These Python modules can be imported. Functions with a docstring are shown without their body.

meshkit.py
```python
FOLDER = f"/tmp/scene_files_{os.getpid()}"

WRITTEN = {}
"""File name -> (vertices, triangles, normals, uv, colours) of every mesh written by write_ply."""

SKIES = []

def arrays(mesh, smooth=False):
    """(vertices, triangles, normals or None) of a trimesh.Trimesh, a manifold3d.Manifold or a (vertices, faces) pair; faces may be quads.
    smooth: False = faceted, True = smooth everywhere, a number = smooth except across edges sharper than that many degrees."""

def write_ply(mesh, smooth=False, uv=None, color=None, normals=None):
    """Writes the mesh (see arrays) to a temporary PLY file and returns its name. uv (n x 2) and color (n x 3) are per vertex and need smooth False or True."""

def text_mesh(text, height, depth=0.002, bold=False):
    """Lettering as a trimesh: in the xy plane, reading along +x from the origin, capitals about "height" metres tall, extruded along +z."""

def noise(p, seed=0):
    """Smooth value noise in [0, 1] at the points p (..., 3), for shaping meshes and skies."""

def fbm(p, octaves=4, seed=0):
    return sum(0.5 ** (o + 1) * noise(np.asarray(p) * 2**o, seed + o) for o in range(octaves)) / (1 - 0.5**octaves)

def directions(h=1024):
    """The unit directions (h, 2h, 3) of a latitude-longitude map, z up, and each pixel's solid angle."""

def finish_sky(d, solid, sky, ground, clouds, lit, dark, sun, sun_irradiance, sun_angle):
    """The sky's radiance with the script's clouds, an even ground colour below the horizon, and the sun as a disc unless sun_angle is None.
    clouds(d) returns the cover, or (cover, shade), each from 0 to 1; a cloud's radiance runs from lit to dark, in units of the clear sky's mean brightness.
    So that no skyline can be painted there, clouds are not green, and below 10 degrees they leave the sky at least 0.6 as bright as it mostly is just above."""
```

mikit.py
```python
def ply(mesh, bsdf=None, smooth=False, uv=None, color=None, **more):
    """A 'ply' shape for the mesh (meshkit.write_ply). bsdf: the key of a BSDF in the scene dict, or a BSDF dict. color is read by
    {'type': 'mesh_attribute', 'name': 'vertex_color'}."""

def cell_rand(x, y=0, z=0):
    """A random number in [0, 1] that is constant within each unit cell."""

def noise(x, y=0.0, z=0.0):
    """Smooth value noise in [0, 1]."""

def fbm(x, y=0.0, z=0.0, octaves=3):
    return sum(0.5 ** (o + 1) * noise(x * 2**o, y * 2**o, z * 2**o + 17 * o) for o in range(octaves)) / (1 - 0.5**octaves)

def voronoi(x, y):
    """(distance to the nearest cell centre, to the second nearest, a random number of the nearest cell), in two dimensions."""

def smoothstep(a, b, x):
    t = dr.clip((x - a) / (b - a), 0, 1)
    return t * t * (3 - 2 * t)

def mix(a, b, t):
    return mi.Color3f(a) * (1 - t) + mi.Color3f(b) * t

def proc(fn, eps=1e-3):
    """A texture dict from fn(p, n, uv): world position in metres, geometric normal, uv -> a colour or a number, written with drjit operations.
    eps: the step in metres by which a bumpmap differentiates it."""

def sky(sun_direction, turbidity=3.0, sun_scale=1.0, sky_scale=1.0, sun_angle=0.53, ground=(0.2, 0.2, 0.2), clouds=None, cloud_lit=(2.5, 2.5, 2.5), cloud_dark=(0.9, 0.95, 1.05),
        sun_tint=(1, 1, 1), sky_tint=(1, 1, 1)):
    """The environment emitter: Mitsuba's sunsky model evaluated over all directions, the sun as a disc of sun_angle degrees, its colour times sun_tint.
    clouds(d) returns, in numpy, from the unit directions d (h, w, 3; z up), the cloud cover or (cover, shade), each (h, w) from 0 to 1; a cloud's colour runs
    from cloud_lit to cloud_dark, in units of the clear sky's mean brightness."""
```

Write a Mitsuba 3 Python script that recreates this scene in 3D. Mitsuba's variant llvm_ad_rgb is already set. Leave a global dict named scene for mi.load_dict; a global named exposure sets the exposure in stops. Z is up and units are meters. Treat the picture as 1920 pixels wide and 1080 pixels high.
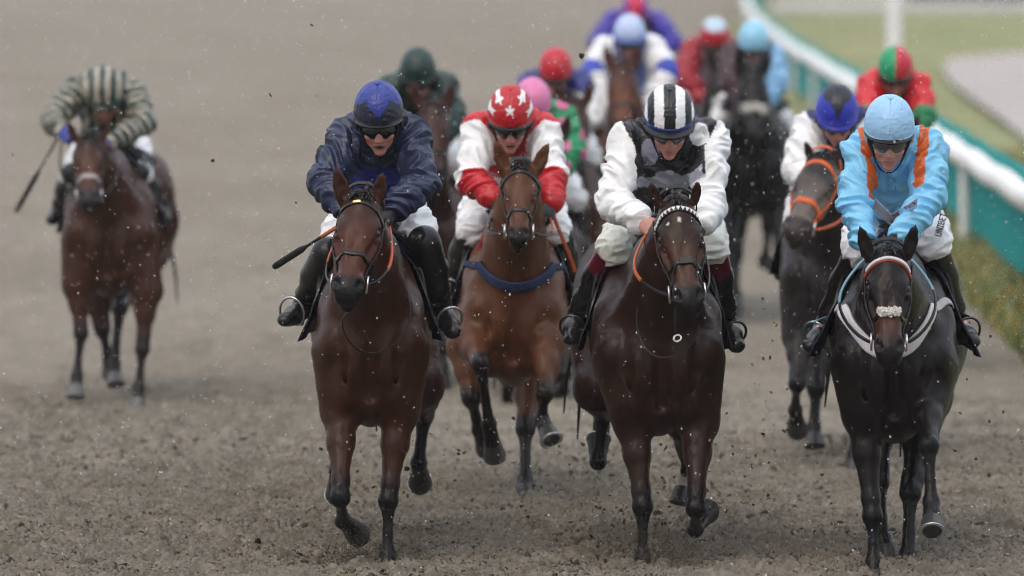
import math
import numpy as np
import trimesh
import mitsuba as mi
import drjit as dr
import mikit
import meshkit
from scipy.spatial import cKDTree
from scipy import sparse

T = mi.ScalarTransform4f
scene, labels = {}, {}
RNG = np.random.default_rng(7)

# ---------------------------------------------------------------- camera, sky, exposure
CAM_H, FOV, TILT = 2.93, 7.8215, 2.813
F_PX, TR = 14042.0, math.radians(TILT)
scene['camera'] = {
    'type': 'thinlens', 'fov': FOV, 'fov_axis': 'x', 'aperture_radius': 0.052, 'focus_distance': 33.75,
    'near_clip': 1.0, 'far_clip': 3000.0,
    'to_world': T().look_at(origin=[0, 0, CAM_H], target=[0, math.cos(TR), CAM_H - math.sin(TR)], up=[0, 0, 1]),
    'medium': {'type': 'ref', 'id': 'haze_air'},
}
scene['sky'] = mikit.sky([-0.25, -0.6, 0.75], turbidity=5, sun_scale=0.12, sun_angle=40, clouds=lambda d: (np.ones(d.shape[:2]), 1 - np.clip(d[..., 2], 0, 1)),
                         cloud_lit=(1.41, 1.51, 1.68), cloud_dark=(0.49, 0.53, 0.60), ground=(0.2, 0.19, 0.17))
labels['sky'] = {'label': 'even grey overcast sky above the racecourse', 'category': 'sky', 'kind': 'structure'}
exposure = 2.93
scene['haze_air'] = {'type': 'homogeneous', 'albedo': {'type': 'rgb', 'value': [0.95, 0.95, 0.955]}, 'sigma_t': 0.0003}


def at(px, py, Y):
    """The point at distance Y (metres down the course) that lies at pixel (px, py) of the 1920 x 1080 photograph."""
    a, b = (px - 960) / F_PX, (py - 540) / F_PX
    t = Y / (math.cos(TR) - b * math.sin(TR))
    return np.array([a * t, Y, CAM_H + t * (-math.sin(TR) - b * math.cos(TR))])


def lin(hexa):
    c = np.array([int(hexa[i:i + 2], 16) for i in (1, 3, 5)]) / 255
    return np.where(c < 0.04045, c / 12.92, ((c + 0.055) / 1.055) ** 2.4)


# ---------------------------------------------------------------- materials
VC = {'type': 'mesh_attribute', 'name': 'vertex_color'}


def principled(rough, spec=0.5, **more):
    return {'type': 'twosided', 'b': {'type': 'principled', 'base_color': VC, 'roughness': rough, 'specular': spec, **more}}




def hair_relief(p, n, uv):
    return 0.7 * mikit.fbm(p.x * 60, p.y * 60, p.z * 22, 2) + 0.5 * mikit.noise(p.x * 170, p.y * 170, p.z * 60)


def cloth_relief(p, n, uv):
    a = mikit.fbm(p.x * 26 + 3 * mikit.noise(p.x * 9, p.y * 9, p.z * 9), p.y * 26, p.z * 42, 2)
    return dr.abs(2 * a - 1) + 0.15 * mikit.noise(p.x * 120, p.y * 120, p.z * 120)


def bumped(tex, scale, rough, spec):
    return {'type': 'twosided', 'b': {'type': 'bumpmap', 't': mikit.proc(tex, 0.002), 'scale': scale,
                                      'm': {'type': 'principled', 'base_color': VC, 'roughness': rough, 'specular': spec}}}


scene['coat'] = bumped(hair_relief, 0.0026, 0.32, 0.22)
scene['silk'] = bumped(cloth_relief, 0.0030, 0.34, 0.5)
scene['matte'] = principled(0.75, 0.3)
scene['skin'] = principled(0.42, 0.5)
scene['gloss'] = principled(0.24, 0.38)
scene['lens'] = principled(0.08, 0.6)
scene['metal'] = {'type': 'twosided', 'b': {'type': 'principled', 'base_color': VC, 'roughness': 0.28, 'metallic': 1.0}}
scene['sleet_ice'] = {'type': 'twosided', 'b': {'type': 'principled', 'base_color': {'type': 'rgb', 'value': [0.9, 0.9, 0.92]}, 'roughness': 0.5}}


# ---------------------------------------------------------------- mesh helpers
def numbered(name, parent=None):
    base = f'{parent}__{name}' if parent else name
    taken = lambda k: k in scene or k in labels or any(s.startswith(k + '__') for s in scene)
    if not taken(base):
        return base
    i = 1
    while taken(f'{base}_{i:03d}'):
        i += 1
    return f'{base}_{i:03d}'


def thing(name, label, category, group=None, kind=None):
    key = numbered(name)
    labels[key] = {'label': label}
    if kind != 'structure':
        labels[key]['category'] = category
    if group:
        labels[key]['group'] = group
    if kind:
        labels[key]['kind'] = kind
    return key


def put(name, mesh, col, mat, parent=None, smooth=True, key=None, label=None):
    """One shape entry; col: one linear colour or one per vertex."""
    v, f = np.asarray(mesh[0], float), np.asarray(mesh[1], int)
    if smooth is not False and smooth is not True:
        m = trimesh.graph.smooth_shade(trimesh.Trimesh(v, f, process=False), angle=np.radians(smooth), facet_minarea=None)
        v, f, smooth, col = np.array(m.vertices), np.array(m.faces), True, np.asarray(col, float).reshape(-1, 3)[0]
    c = np.broadcast_to(np.asarray(col, float), (len(v), 3))
    key = key or numbered(name, parent)
    scene[key] = mikit.ply((v, f), mat, smooth=smooth, color=np.clip(c, 0, 1))
    if label:
        labels[key] = {'label': label}
    return key


def unit(v):
    v = np.asarray(v, float)
    return v / max(np.linalg.norm(v), 1e-12)


def join(parts):
    v, f, n = [], [], 0
    for a, b in parts:
        v.append(a)
        f.append(np.asarray(b) + n)
        n += len(a)
    return np.vstack(v), np.vstack(f)


def tri(m):
    return np.array(m.vertices), np.array(m.faces)


def spline(pts, n):
    """n points along a smooth curve through pts."""
    from scipy.interpolate import CubicSpline
    pts = np.asarray(pts, float)
    if len(pts) == 2:
        return pts[0] + (pts[1] - pts[0]) * np.linspace(0, 1, n)[:, None]
    d = np.r_[0, np.cumsum(np.linalg.norm(np.diff(pts, axis=0), axis=1) ** 0.5 + 1e-6)]
    return CubicSpline(d, pts)(np.linspace(0, d[-1], n))


def frames(p, up=None, closed=False):
    t = (np.roll(p, -1, 0) - np.roll(p, 1, 0)) if closed else np.gradient(p, axis=0)
    t /= np.linalg.norm(t, axis=1, keepdims=True) + 1e-12
    if up is None:
        u = unit(np.cross(t[0], [0.3, 0.2, 0.9]))
        us = []
        for k in range(len(p)):
            u = unit(u - t[k] * (u @ t[k]))
            us.append(u)
        u = np.array(us)
    else:
        u = np.broadcast_to(up, p.shape)
        u = u - t * (u * t).sum(1)[:, None]
        u /= np.linalg.norm(u, axis=1, keepdims=True) + 1e-12
    return t, u, np.cross(t, u)


def tube(p, r, n=6, closed=False, flat=1.0, up=None):
    """A swept round bar along the points p with radii r; flat scales it along up."""
    p = np.asarray(p, float)
    r = np.broadcast_to(np.asarray(r, float), (len(p),))
    t, u, w = frames(p, up, closed)
    a = np.arange(n) * 2 * np.pi / n
    v = (p[:, None] + r[:, None, None] * (np.cos(a)[None, :, None] * u[:, None] * flat + np.sin(a)[None, :, None] * w[:, None])).reshape(-1, 3)
    m = len(p)
    i = np.arange(m if closed else m - 1)[:, None] * n
    j = np.arange(n)[None]
    nx = ((i + n) % (m * n))
    q = np.stack([i + j, i + (j + 1) % n, nx + (j + 1) % n, nx + j], -1).reshape(-1, 4)
    f = np.vstack([q[:, [0, 1, 2]], q[:, [0, 2, 3]]])
    if not closed:
        k = len(v)
        v = np.vstack([v, p[0] - t[0] * r[0] * 0.6, p[-1] + t[-1] * r[-1] * 0.6])
        j = np.arange(n)
        f = np.vstack([f, np.stack([(j + 1) % n, j, np.full(n, k)], 1), np.stack([j + (m - 1) * n, (j + 1) % n + (m - 1) * n, np.full(n, k + 1)], 1)])
    return v, f


def ribbon(p, nrm, width, thick, closed=False):
    """A strap: rectangle section (rounded by 8 points) along p, lying on a surface with normals nrm."""
    p = np.asarray(p, float)
    t, u, w = frames(p, nrm, closed)
    width = np.broadcast_to(np.asarray(width, float), (len(p),))
    prof = np.array([[-1, -0.5], [-0.9, 0.3], [-0.6, 0.5], [0.6, 0.5], [0.9, 0.3], [1, -0.5], [0, -0.6]])
    n = len(prof)
    v = (p[:, None] + (prof[None, :, 0] * width[:, None] / 2)[..., None] * w[:, None] + prof[None, :, 1, None] * thick * u[:, None]).reshape(-1, 3)
    m = len(p)
    i = np.arange(m if closed else m - 1)[:, None] * n
    j = np.arange(n)[None]
    nx = ((i + n) % (m * n))
    q = np.stack([i + j, nx + j, nx + (j + 1) % n, i + (j + 1) % n], -1).reshape(-1, 4)
    f = np.vstack([q[:, [0, 1, 2]], q[:, [0, 2, 3]]])
    if not closed:
        cap = np.array([[0, k, k + 1] for k in range(1, n - 1)])
        f = np.vstack([f, cap, cap[:, ::-1] + (m - 1) * n])
    return v, f


def sheet(P, thick=0.006, nrm=None):
    """A grid of points (a, b, 3) made into a solid sheet of that thickness."""
    a, b = P.shape[:2]
    if nrm is None:
        nrm = np.cross(np.gradient(P, axis=0), np.gradient(P, axis=1))
        nrm /= np.linalg.norm(nrm, axis=2, keepdims=True) + 1e-12
    v = np.vstack([(P + nrm * thick / 2).reshape(-1, 3), (P - nrm * thick / 2).reshape(-1, 3)])
    i, j = np.meshgrid(np.arange(a - 1), np.arange(b - 1), indexing='ij')
    q = np.stack([i * b + j, (i + 1) * b + j, (i + 1) * b + j + 1, i * b + j + 1], -1).reshape(-1, 4)
    o = a * b
    rim = np.r_[np.arange(b), np.arange(1, a) * b + b - 1, (a - 1) * b + np.arange(b - 2, -1, -1), np.arange(a - 2, 0, -1) * b]
    nx = np.roll(rim, -1)
    s = np.stack([rim, nx, nx + o, rim + o], 1)
    q = np.vstack([q, q[:, ::-1] + o, s[:, ::-1]])
    return v, np.vstack([q[:, [0, 1, 2]], q[:, [0, 2, 3]]])


def prism(poly, z0, z1):
    m = trimesh.creation.extrude_polygon(poly, z1 - z0, engine='earcut')
    m.apply_translation([0, 0, z0])
    return tri(m)


def boxmesh(c, e, R=None):
    m = trimesh.creation.box(extents=e)
    v = np.array(m.vertices)
    if R is not None:
        v = v @ np.asarray(R).T
    return v + np.asarray(c), np.array(m.faces)


# ---------------------------------------------------------------- implicit modelling: smooth unions of tapered limbs and ellipsoids, meshed by surface nets
class Field:
    def __init__(self):
        self.p = []

    def chain(self, pts, r, k=0.02, flat=None, op=1):
        pts = np.asarray(pts, float)
        r = np.broadcast_to(np.asarray(r, float), (len(pts),))
        for a, b, ra, rb in zip(pts[:-1], pts[1:], r[:-1], r[1:]):
            R = max(ra, rb) * (1 if flat is None else max(1, flat[1]))
            self.p.append(('c', np.minimum(a, b) - R, np.maximum(a, b) + R, k, op, (a, b, ra, rb, flat)))
        return self

    def ell(self, c, r, k=0.03, R=None, op=1):
        c, r = np.asarray(c, float), np.broadcast_to(np.asarray(r, float), (3,))
        R = np.eye(3) if R is None else np.asarray(R, float)      # columns: the ellipsoid's axes
        e = np.sqrt(((R * r) ** 2).sum(1))
        self.p.append(('e', c - e, c + e, k, op, (c, r, R)))
        return self

    def mesh(self, h, relax=1):
        pos = [x for x in self.p if x[4] > 0]
        lo = np.min([x[1] for x in pos], 0) - 3 * h - 0.01
        hi = np.max([x[2] for x in pos], 0) + 3 * h + 0.01
        n = np.ceil((hi - lo) / h).astype(int) + 1
        g = np.full(n, 1.0, np.float32)
        f4 = np.float32
        for kind, a0, a1, k, op, d in self.p:
            pad = k + 3 * h
            i0 = np.clip(np.floor((a0 - pad - lo) / h).astype(int), 0, n)
            i1 = np.clip(np.ceil((a1 + pad - lo) / h).astype(int) + 1, 0, n)
            if (i1 <= i0).any():
                continue
            X, Y, Z = (f4(lo[q]) + f4(h) * np.arange(i0[q], i1[q], dtype=f4) for q in range(3))
            X, Y, Z = X[:, None, None], Y[None, :, None], Z[None, None, :]
            if kind == 'c':
                a, b, ra, rb, flat = d
                ab = b - a
                L2 = max(ab @ ab, 1e-12)
                x, y, z = X - f4(a[0]), Y - f4(a[1]), Z - f4(a[2])
                t = np.clip(x * f4(ab[0] / L2) + y * f4(ab[1] / L2) + z * f4(ab[2] / L2), 0, 1)
                qx, qy, qz = x - t * f4(ab[0]), y - t * f4(ab[1]), z - t * f4(ab[2])
                dd = qx * qx + qy * qy + qz * qz
                if flat is not None:
                    e, m = flat
                    s = qx * f4(e[0]) + qy * f4(e[1]) + qz * f4(e[2])
                    dd = dd + f4(1 / m ** 2 - 1) * s * s
                v = np.sqrt(dd) - (f4(ra) + t * f4(rb - ra))
            else:
                c, r, R = d
                x, y, z = X - f4(c[0]), Y - f4(c[1]), Z - f4(c[2])
                k0 = k1 = 0
                for q in range(3):
                    s = (x * f4(R[0, q]) + y * f4(R[1, q]) + z * f4(R[2, q])) * f4(1 / r[q])
                    k0 = k0 + s * s
                    k1 = k1 + s * s * f4(1 / r[q] ** 2)
                k0 = np.sqrt(k0)
                v = k0 * (k0 - 1) / np.maximum(np.sqrt(k1), 1e-6)
            sl = tuple(slice(p, q) for p, q in zip(i0, i1))
            u = g[sl]
            if op > 0:
                w = np.maximum(k - np.abs(u - v), 0) / max(k, 1e-6)
                g[sl] = np.minimum(u, v) - w * w * f4(k / 4)
            else:
                w = np.maximum(k - np.abs(u + v), 0) / max(k, 1e-6)
                g[sl] = np.maximum(u, -v) + w * w * f4(k / 4)
        return nets(g, lo, h, relax)


def nets(g, lo, h, relax):
    ins = g < 0
    s = [slice(None, -1), slice(1, None)]
    cnt = np.zeros([q - 1 for q in g.shape], np.uint8)
    for o in np.ndindex(2, 2, 2):
        cnt += ins[s[o[0]], s[o[1]], s[o[2]]]
    act = (cnt > 0) & (cnt < 8)
    idx = np.argwhere(act)
    val = {o: g[idx[:, 0] + o[0], idx[:, 1] + o[1], idx[:, 2] + o[2]] for o in np.ndindex(2, 2, 2)}
    acc, num = np.zeros((len(idx), 3)), np.zeros(len(idx))
    for ax in range(3):
        for o in np.ndindex(2, 2, 2):
            if o[ax]:
                continue
            q = list(o)
            q[ax] = 1
            a, b = val[o], val[tuple(q)]
            m = (a < 0) != (b < 0)
            t = np.where(m, a / np.where(m, a - b, 1), 0)
            p = np.tile(np.array(o, float), (len(idx), 1))
            p[:, ax] = t
            acc += p * m[:, None]
            num += m
    v = lo + h * (idx + acc / num[:, None])
    ids = np.full(act.shape, -1, np.int32)
    ids[act] = np.arange(len(idx))
    quads = []
    for ax in range(3):
        e1, e2 = [(1, 2), (2, 0), (0, 1)][ax]
        a, b = [slice(None)] * 3, [slice(None)] * 3
        a[ax], b[ax] = slice(None, -1), slice(1, None)
        for e in (e1, e2):
            a[e] = b[e] = slice(1, -1)
        m = ins[tuple(a)] != ins[tuple(b)]
        p = np.argwhere(m)
        inside = ins[tuple(a)][m]
        p[:, e1] += 1
        p[:, e2] += 1
        d1, d2 = np.eye(3, dtype=int)[e1], np.eye(3, dtype=int)[e2]
        q = np.stack([ids[tuple((p - x).T)] for x in (d1 * 0, d1, d1 + d2, d2)], 1)
        q[~inside] = q[~inside][:, ::-1]
        quads.append(q)
    q = np.vstack(quads)
    f = np.vstack([q[:, [0, 1, 2]], q[:, [0, 2, 3]]])
    if relax:
        e = np.vstack([q[:, [0, 1]], q[:, [1, 2]], q[:, [2, 3]], q[:, [3, 0]]])
        A = sparse.coo_matrix((np.ones(len(e)), (e[:, 0], e[:, 1])), shape=(len(v), len(v))).tocsr()
        A = A + A.T
        dg = np.asarray(A.sum(1)).ravel()
        for _ in range(relax):
            for lam in (0.5, -0.5):
                v = v + lam * (A @ v / dg[:, None] - v)
    return v, f


def normals(v, f):
    n = np.zeros_like(v)
    fn = np.cross(v[f[:, 1]] - v[f[:, 0]], v[f[:, 2]] - v[f[:, 0]])
    for k in range(3):
        np.add.at(n, f[:, k], fn)
    return n / (np.linalg.norm(n, axis=1, keepdims=True) + 1e-15)


class Skin:
    """A mesh that straps and cloths can be laid on."""

    def __init__(self, v, f):
        self.v, self.n = v, normals(v, f)
        self.tree = cKDTree(v)

    def lay(self, p, off, smooth=2, closed=False):
        p = np.asarray(p, float)
        shape = p.shape
        p = p.reshape(-1, 3)
        for _ in range(2):
            d, i = self.tree.query(p, k=6)
            w = 1 / (d + 0.004) ** 2
            w /= w.sum(1, keepdims=True)
            n = (self.n[i] * w[..., None]).sum(1)
            n /= np.linalg.norm(n, axis=1, keepdims=True) + 1e-12
            c = (self.v[i] * w[..., None]).sum(1)
            p = p - ((p - c) * n).sum(1)[:, None] * n
        q = p + n * np.asarray(off).reshape(-1, 1) if np.ndim(off) else p + n * off
        q, n = q.reshape(shape), n.reshape(shape)
        if len(shape) == 2:
            for _ in range(smooth):
                if closed:
                    q = (np.roll(q, 1, 0) + 2 * q + np.roll(q, -1, 0)) / 4
                    n = (np.roll(n, 1, 0) + 2 * n + np.roll(n, -1, 0)) / 4
                else:
                    q[1:-1] = (q[:-2] + 2 * q[1:-1] + q[2:]) / 4
                    n[1:-1] = (n[:-2] + 2 * n[1:-1] + n[2:]) / 4
        return q, n


def front_on(v, n, p, r=.02, ylo=-1e9, yhi=1e9):
    """The foremost points (towards -y) of a mesh at the (x, z) of the points p."""
    m = (v[:, 1] > ylo) & (v[:, 1] < yhi) & (n[:, 1] < .2)
    vv = v[m]
    t2 = cKDTree(vv[:, [0, 2]])
    p = np.asarray(p, float)
    q = p.reshape(-1, 3).copy()
    for i in range(len(q)):
        near = t2.query_ball_point(q[i, [0, 2]], r)
        q[i, 1] = np.min(vv[near, 1]) if near else vv[t2.query(q[i, [0, 2]])[1], 1]
    return q.reshape(p.shape)


def path_param(P, pts):
    """(distance, parameter in segments) of points P to a polyline."""
    best, par = np.full(len(P), 1e9), np.zeros(len(P))
    for i in range(len(pts) - 1):
        a, b = np.asarray(pts[i], float), np.asarray(pts[i + 1], float)
        ab = b - a
        t = np.clip((P - a) @ ab / max(ab @ ab, 1e-12), 0, 1)
        d = np.linalg.norm(P - a - t[:, None] * ab, axis=1)
        m = d < best
        best = np.where(m, d, best)
        par = np.where(m, i + t, par)
    return best, par


def sstep(a, b, x):
    t = np.clip((x - a) / (b - a), 0, 1)
    return t * t * (3 - 2 * t)


def blend(c0, c1, t):
    t = np.asarray(t)[:, None] if np.ndim(t) else t
    return np.asarray(c0) * (1 - t) + np.asarray(c1) * t


# ---------------------------------------------------------------- the setting: track, verge, infield, path
def tensor_grid(xs, ys, hfun):
    X, Y = np.meshgrid(xs, ys, indexing='ij')
    Z = hfun(X, Y)
    P = np.stack([X, Y, Z], -1)
    a, b = X.shape
    i, j = np.meshgrid(np.arange(a - 1), np.arange(b - 1), indexing='ij')
    q = np.stack([i * b + j, (i + 1) * b + j, (i + 1) * b + j + 1, i * b + j + 1], -1).reshape(-1, 4)
    return P.reshape(-1, 3), np.vstack([q[:, [0, 1, 2]], q[:, [0, 2, 3]]])


PRINTS = []
for _ in range(1500):
    PRINTS.append((RNG.uniform(-3.4, 3.4), 32.5 + 14 * RNG.uniform() ** 1.2, RNG.uniform(0.045, 0.11), RNG.uniform(0.010, 0.03), RNG.uniform(0, 6.3)))


for hx_, hy_ in ((726, 1066), (1204, 1066), (1637, 1076), (1703, 1062)):
    c_ = at(hx_, hy_, 33.4)
    k_ = (CAM_H - 0.0) / (CAM_H - c_[2])
    PRINTS.append((c_[0] * k_, 33.4 * k_ + .02, .085, .05, 1.0))


def track_height(X, Y):
    p = np.stack([X, Y, X * 0], -1)
    fade = np.clip((90 - Y) / 40, 0.15, 1) * np.clip((6 - np.abs(X)) / 1.5, 0.2, 1)
    n1 = meshkit.fbm(p * 2.2, 3, 1) - 0.5
    n2 = meshkit.fbm(p * [9, 7, 1], 3, 2)
    n3 = meshkit.fbm(p * [31, 26, 1], 3, 3)
    n4 = meshkit.noise(p * [70, 50, 1] + 9, 5)
    z = 0.026 * n1 + 0.016 * (np.abs(2 * n2 - 1) - 0.3) + 0.013 * (n3 - 0.5) + 0.020 * np.maximum(n4 - 0.5, 0) * 2 + np.random.default_rng(3).normal(0, 1, X.shape) * 0.0068 * (np.abs(X) < 3) * (Y < 46)
    xs, ys = X[:, 0], Y[0]
    for px, py, r, dep, ph in PRINTS:
        i0, i1 = np.searchsorted(xs, [px - 2.2 * r, px + 2.2 * r])
        j0, j1 = np.searchsorted(ys, [py - 2.2 * r, py + 2.2 * r])
        if i1 <= i0 or j1 <= j0:
            continue
        d = np.hypot(X[i0:i1, j0:j1] - px, (Y[i0:i1, j0:j1] - py)) / r
        d = d * (1 + 0.25 * np.sin(3 * np.arctan2(Y[i0:i1, j0:j1] - py, X[i0:i1, j0:j1] - px) + ph))
        z[i0:i1, j0:j1] += dep * (-np.exp(-(d / 0.7) ** 2) + 0.75 * np.exp(-((d - 1.25) / 0.35) ** 2))
    return z * fade


xs = np.r_[-400, -120, -60, -30, -15, -10, -7, -5.5, -4.5, -3.8, -3.3, np.arange(-2.95, 2.951, 0.0115), 3.3, 3.8, 4.5, 5.5, 7, 10, 15, 30]
ys = [-40, 0, 15, 25, 30, 32, 32.6]
y, dy = 32.8, 0.0125
while y < 1600:
    ys.append(y)
    if y > 38.5:
        dy *= 1.011 if y < 60 else 1.06
    y += dy
tv, tf = tensor_grid(xs, np.array(ys), track_height)
labels['track'] = {'label': 'damp brown sand racing surface churned by hooves', 'kind': 'structure'}


def sand_colour(p, n, uv):
    a = mikit.fbm(p.x * 0.55, p.y * 0.16, 0.0, 3)
    b = mikit.fbm(p.x * 11, p.y * 7, 3.0, 3)
    c = mikit.noise(p.x * 85, p.y * 60, p.z * 60)
    d = mikit.smoothstep(0.60, 0.80, mikit.fbm(p.x * 4.2, p.y * 2.0, 8.0, 3))
    base = mikit.mix((0.141, 0.123, 0.099), (0.189, 0.169, 0.142), a)
    base = base * (0.78 + 0.60 * b) * (0.72 + 0.58 * c)
    return mikit.mix(base, (0.105, 0.09, 0.06), 0.5 * d)


scene['sand'] = {'type': 'twosided', 'b': {'type': 'principled', 'base_color': mikit.proc(sand_colour), 'roughness': 0.85, 'specular': 0.06}}
scene['track'] = mikit.ply((tv, tf), 'sand', smooth=True)

# the rail's line along the course: (x, Y)
RAIL = np.array([[3.3, 20], [3.75, 40], [3.98, 57.5], [4.33, 85], [4.65, 121], [5.3, 160], [6.2, 195], [9.0, 270], [16, 380]])


def rail_x(Y, off=0.0):
    from scipy.interpolate import PchipInterpolator
    return PchipInterpolator(RAIL[:, 1], RAIL[:, 0])(Y) + off


def grass_colour(p, n, uv):
    a = mikit.fbm(p.x * 0.8, p.y * 0.22, 1.0, 4)
    b = mikit.fbm(p.x * 9, p.y * 5, 2.0, 3)
    t = mikit.smoothstep(0.40, 0.72, mikit.fbm(p.x * 1.9, p.y * 0.5, 6.0, 3))
    g = mikit.mix((0.120, 0.138, 0.066), (0.205, 0.222, 0.122), a)
    g = mikit.mix(g, (0.25, 0.185, 0.085), 0.38 * t)
    return g * (0.6 + 0.8 * b)


scene['turf'] = {'type': 'twosided', 'b': {'type': 'principled', 'base_color': mikit.proc(grass_colour), 'roughness': 0.9, 'specular': 0.15}}
labels['grass'] = {'label': 'rough green and straw coloured grass verge and infield beyond the rail', 'kind': 'structure'}
gy = np.r_[20, np.arange(44, 90, 0.16), np.arange(90, 400, 3.0), 500, 800, 1500]
gu = np.r_[np.linspace(0, 0.9, 34), np.linspace(0.95, 2.4, 30), np.geomspace(2.6, 400, 26)]
U, GY = np.meshgrid(gu, gy, indexing='ij')
edge = rail_x(GY) - 0.50 + 0.22 * (meshkit.fbm(np.stack([GY * 0.5, GY * 0, GY * 0], -1), 3, 11) - 0.5)
GX = edge + U
GZ = 0.035 + 0.10 * sstep(0, 0.45, U) + 0.07 * (meshkit.fbm(np.stack([GX * 6, GY * 3, GX * 0], -1), 3, 12) - 0.5) * sstep(0, 0.1, U)
GZ = np.where(U == 0, -0.05, GZ)
a, b = U.shape
i, j = np.meshgrid(np.arange(a - 1), np.arange(b - 1), indexing='ij')
q = np.stack([i * b + j, (i + 1) * b + j, (i + 1) * b + j + 1, i * b + j + 1], -1).reshape(-1, 4)
scene['grass'] = mikit.ply((np.stack([GX, GY, GZ], -1).reshape(-1, 3), np.vstack([q[:, [0, 1, 2]], q[:, [0, 2, 3]]])), 'turf', smooth=True)

# grass blades of the verge and just beyond the rail
nb = 16000
by = 46 + 44 * RNG.uniform(size=nb) ** 1.4
bu = RNG.uniform(-0.02, 2.2, nb)
bx = rail_x(by) - 0.5 + bu
bz = np.full(nb, 0.06) + 0.07 * sstep(0, 0.45, bu)
ang = RNG.uniform(0, 6.28, nb)
wd, hg = RNG.uniform(0.006, 0.012, nb), RNG.uniform(0.03, 0.10, nb)
lean = RNG.normal(0, 0.03, (nb, 2))
base = np.stack([bx, by, bz - 0.03], 1)
side = np.stack([np.cos(ang), np.sin(ang), ang * 0], 1) * wd[:, None]
tip = base + np.stack([lean[:, 0], lean[:, 1], hg + 0.03], 1)
midp = base * 0.5 + tip * 0.5 + np.stack([-lean[:, 0] * 0.2, -lean[:, 1] * 0.2, hg * 0.1], 1)
bv = np.stack([base - side, base + side, midp - side * 0.8, midp + side * 0.8, tip], 1).reshape(-1, 3)
bf = (np.arange(nb)[:, None, None] * 5 + np.array([[0, 1, 3], [0, 3, 2], [2, 3, 4]])).reshape(-1, 3)
dry = RNG.uniform(size=nb)[:, None]
bc = np.where(dry > 0.72, [0.44, 0.32, 0.11], np.where(dry > 0.3, [0.21, 0.23, 0.075], [0.09, 0.13, 0.045])) * RNG.uniform(0.7, 1.25, (nb, 1))
scene['grass_blades'] = mikit.ply((bv, bf), 'matte', smooth=True, color=np.repeat(bc, 5, 0))
labels['grass_blades'] = {'label': 'green and dry yellow grass blades along the foot of the rail', 'category': 'grass', 'kind': 'stuff'}

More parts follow.
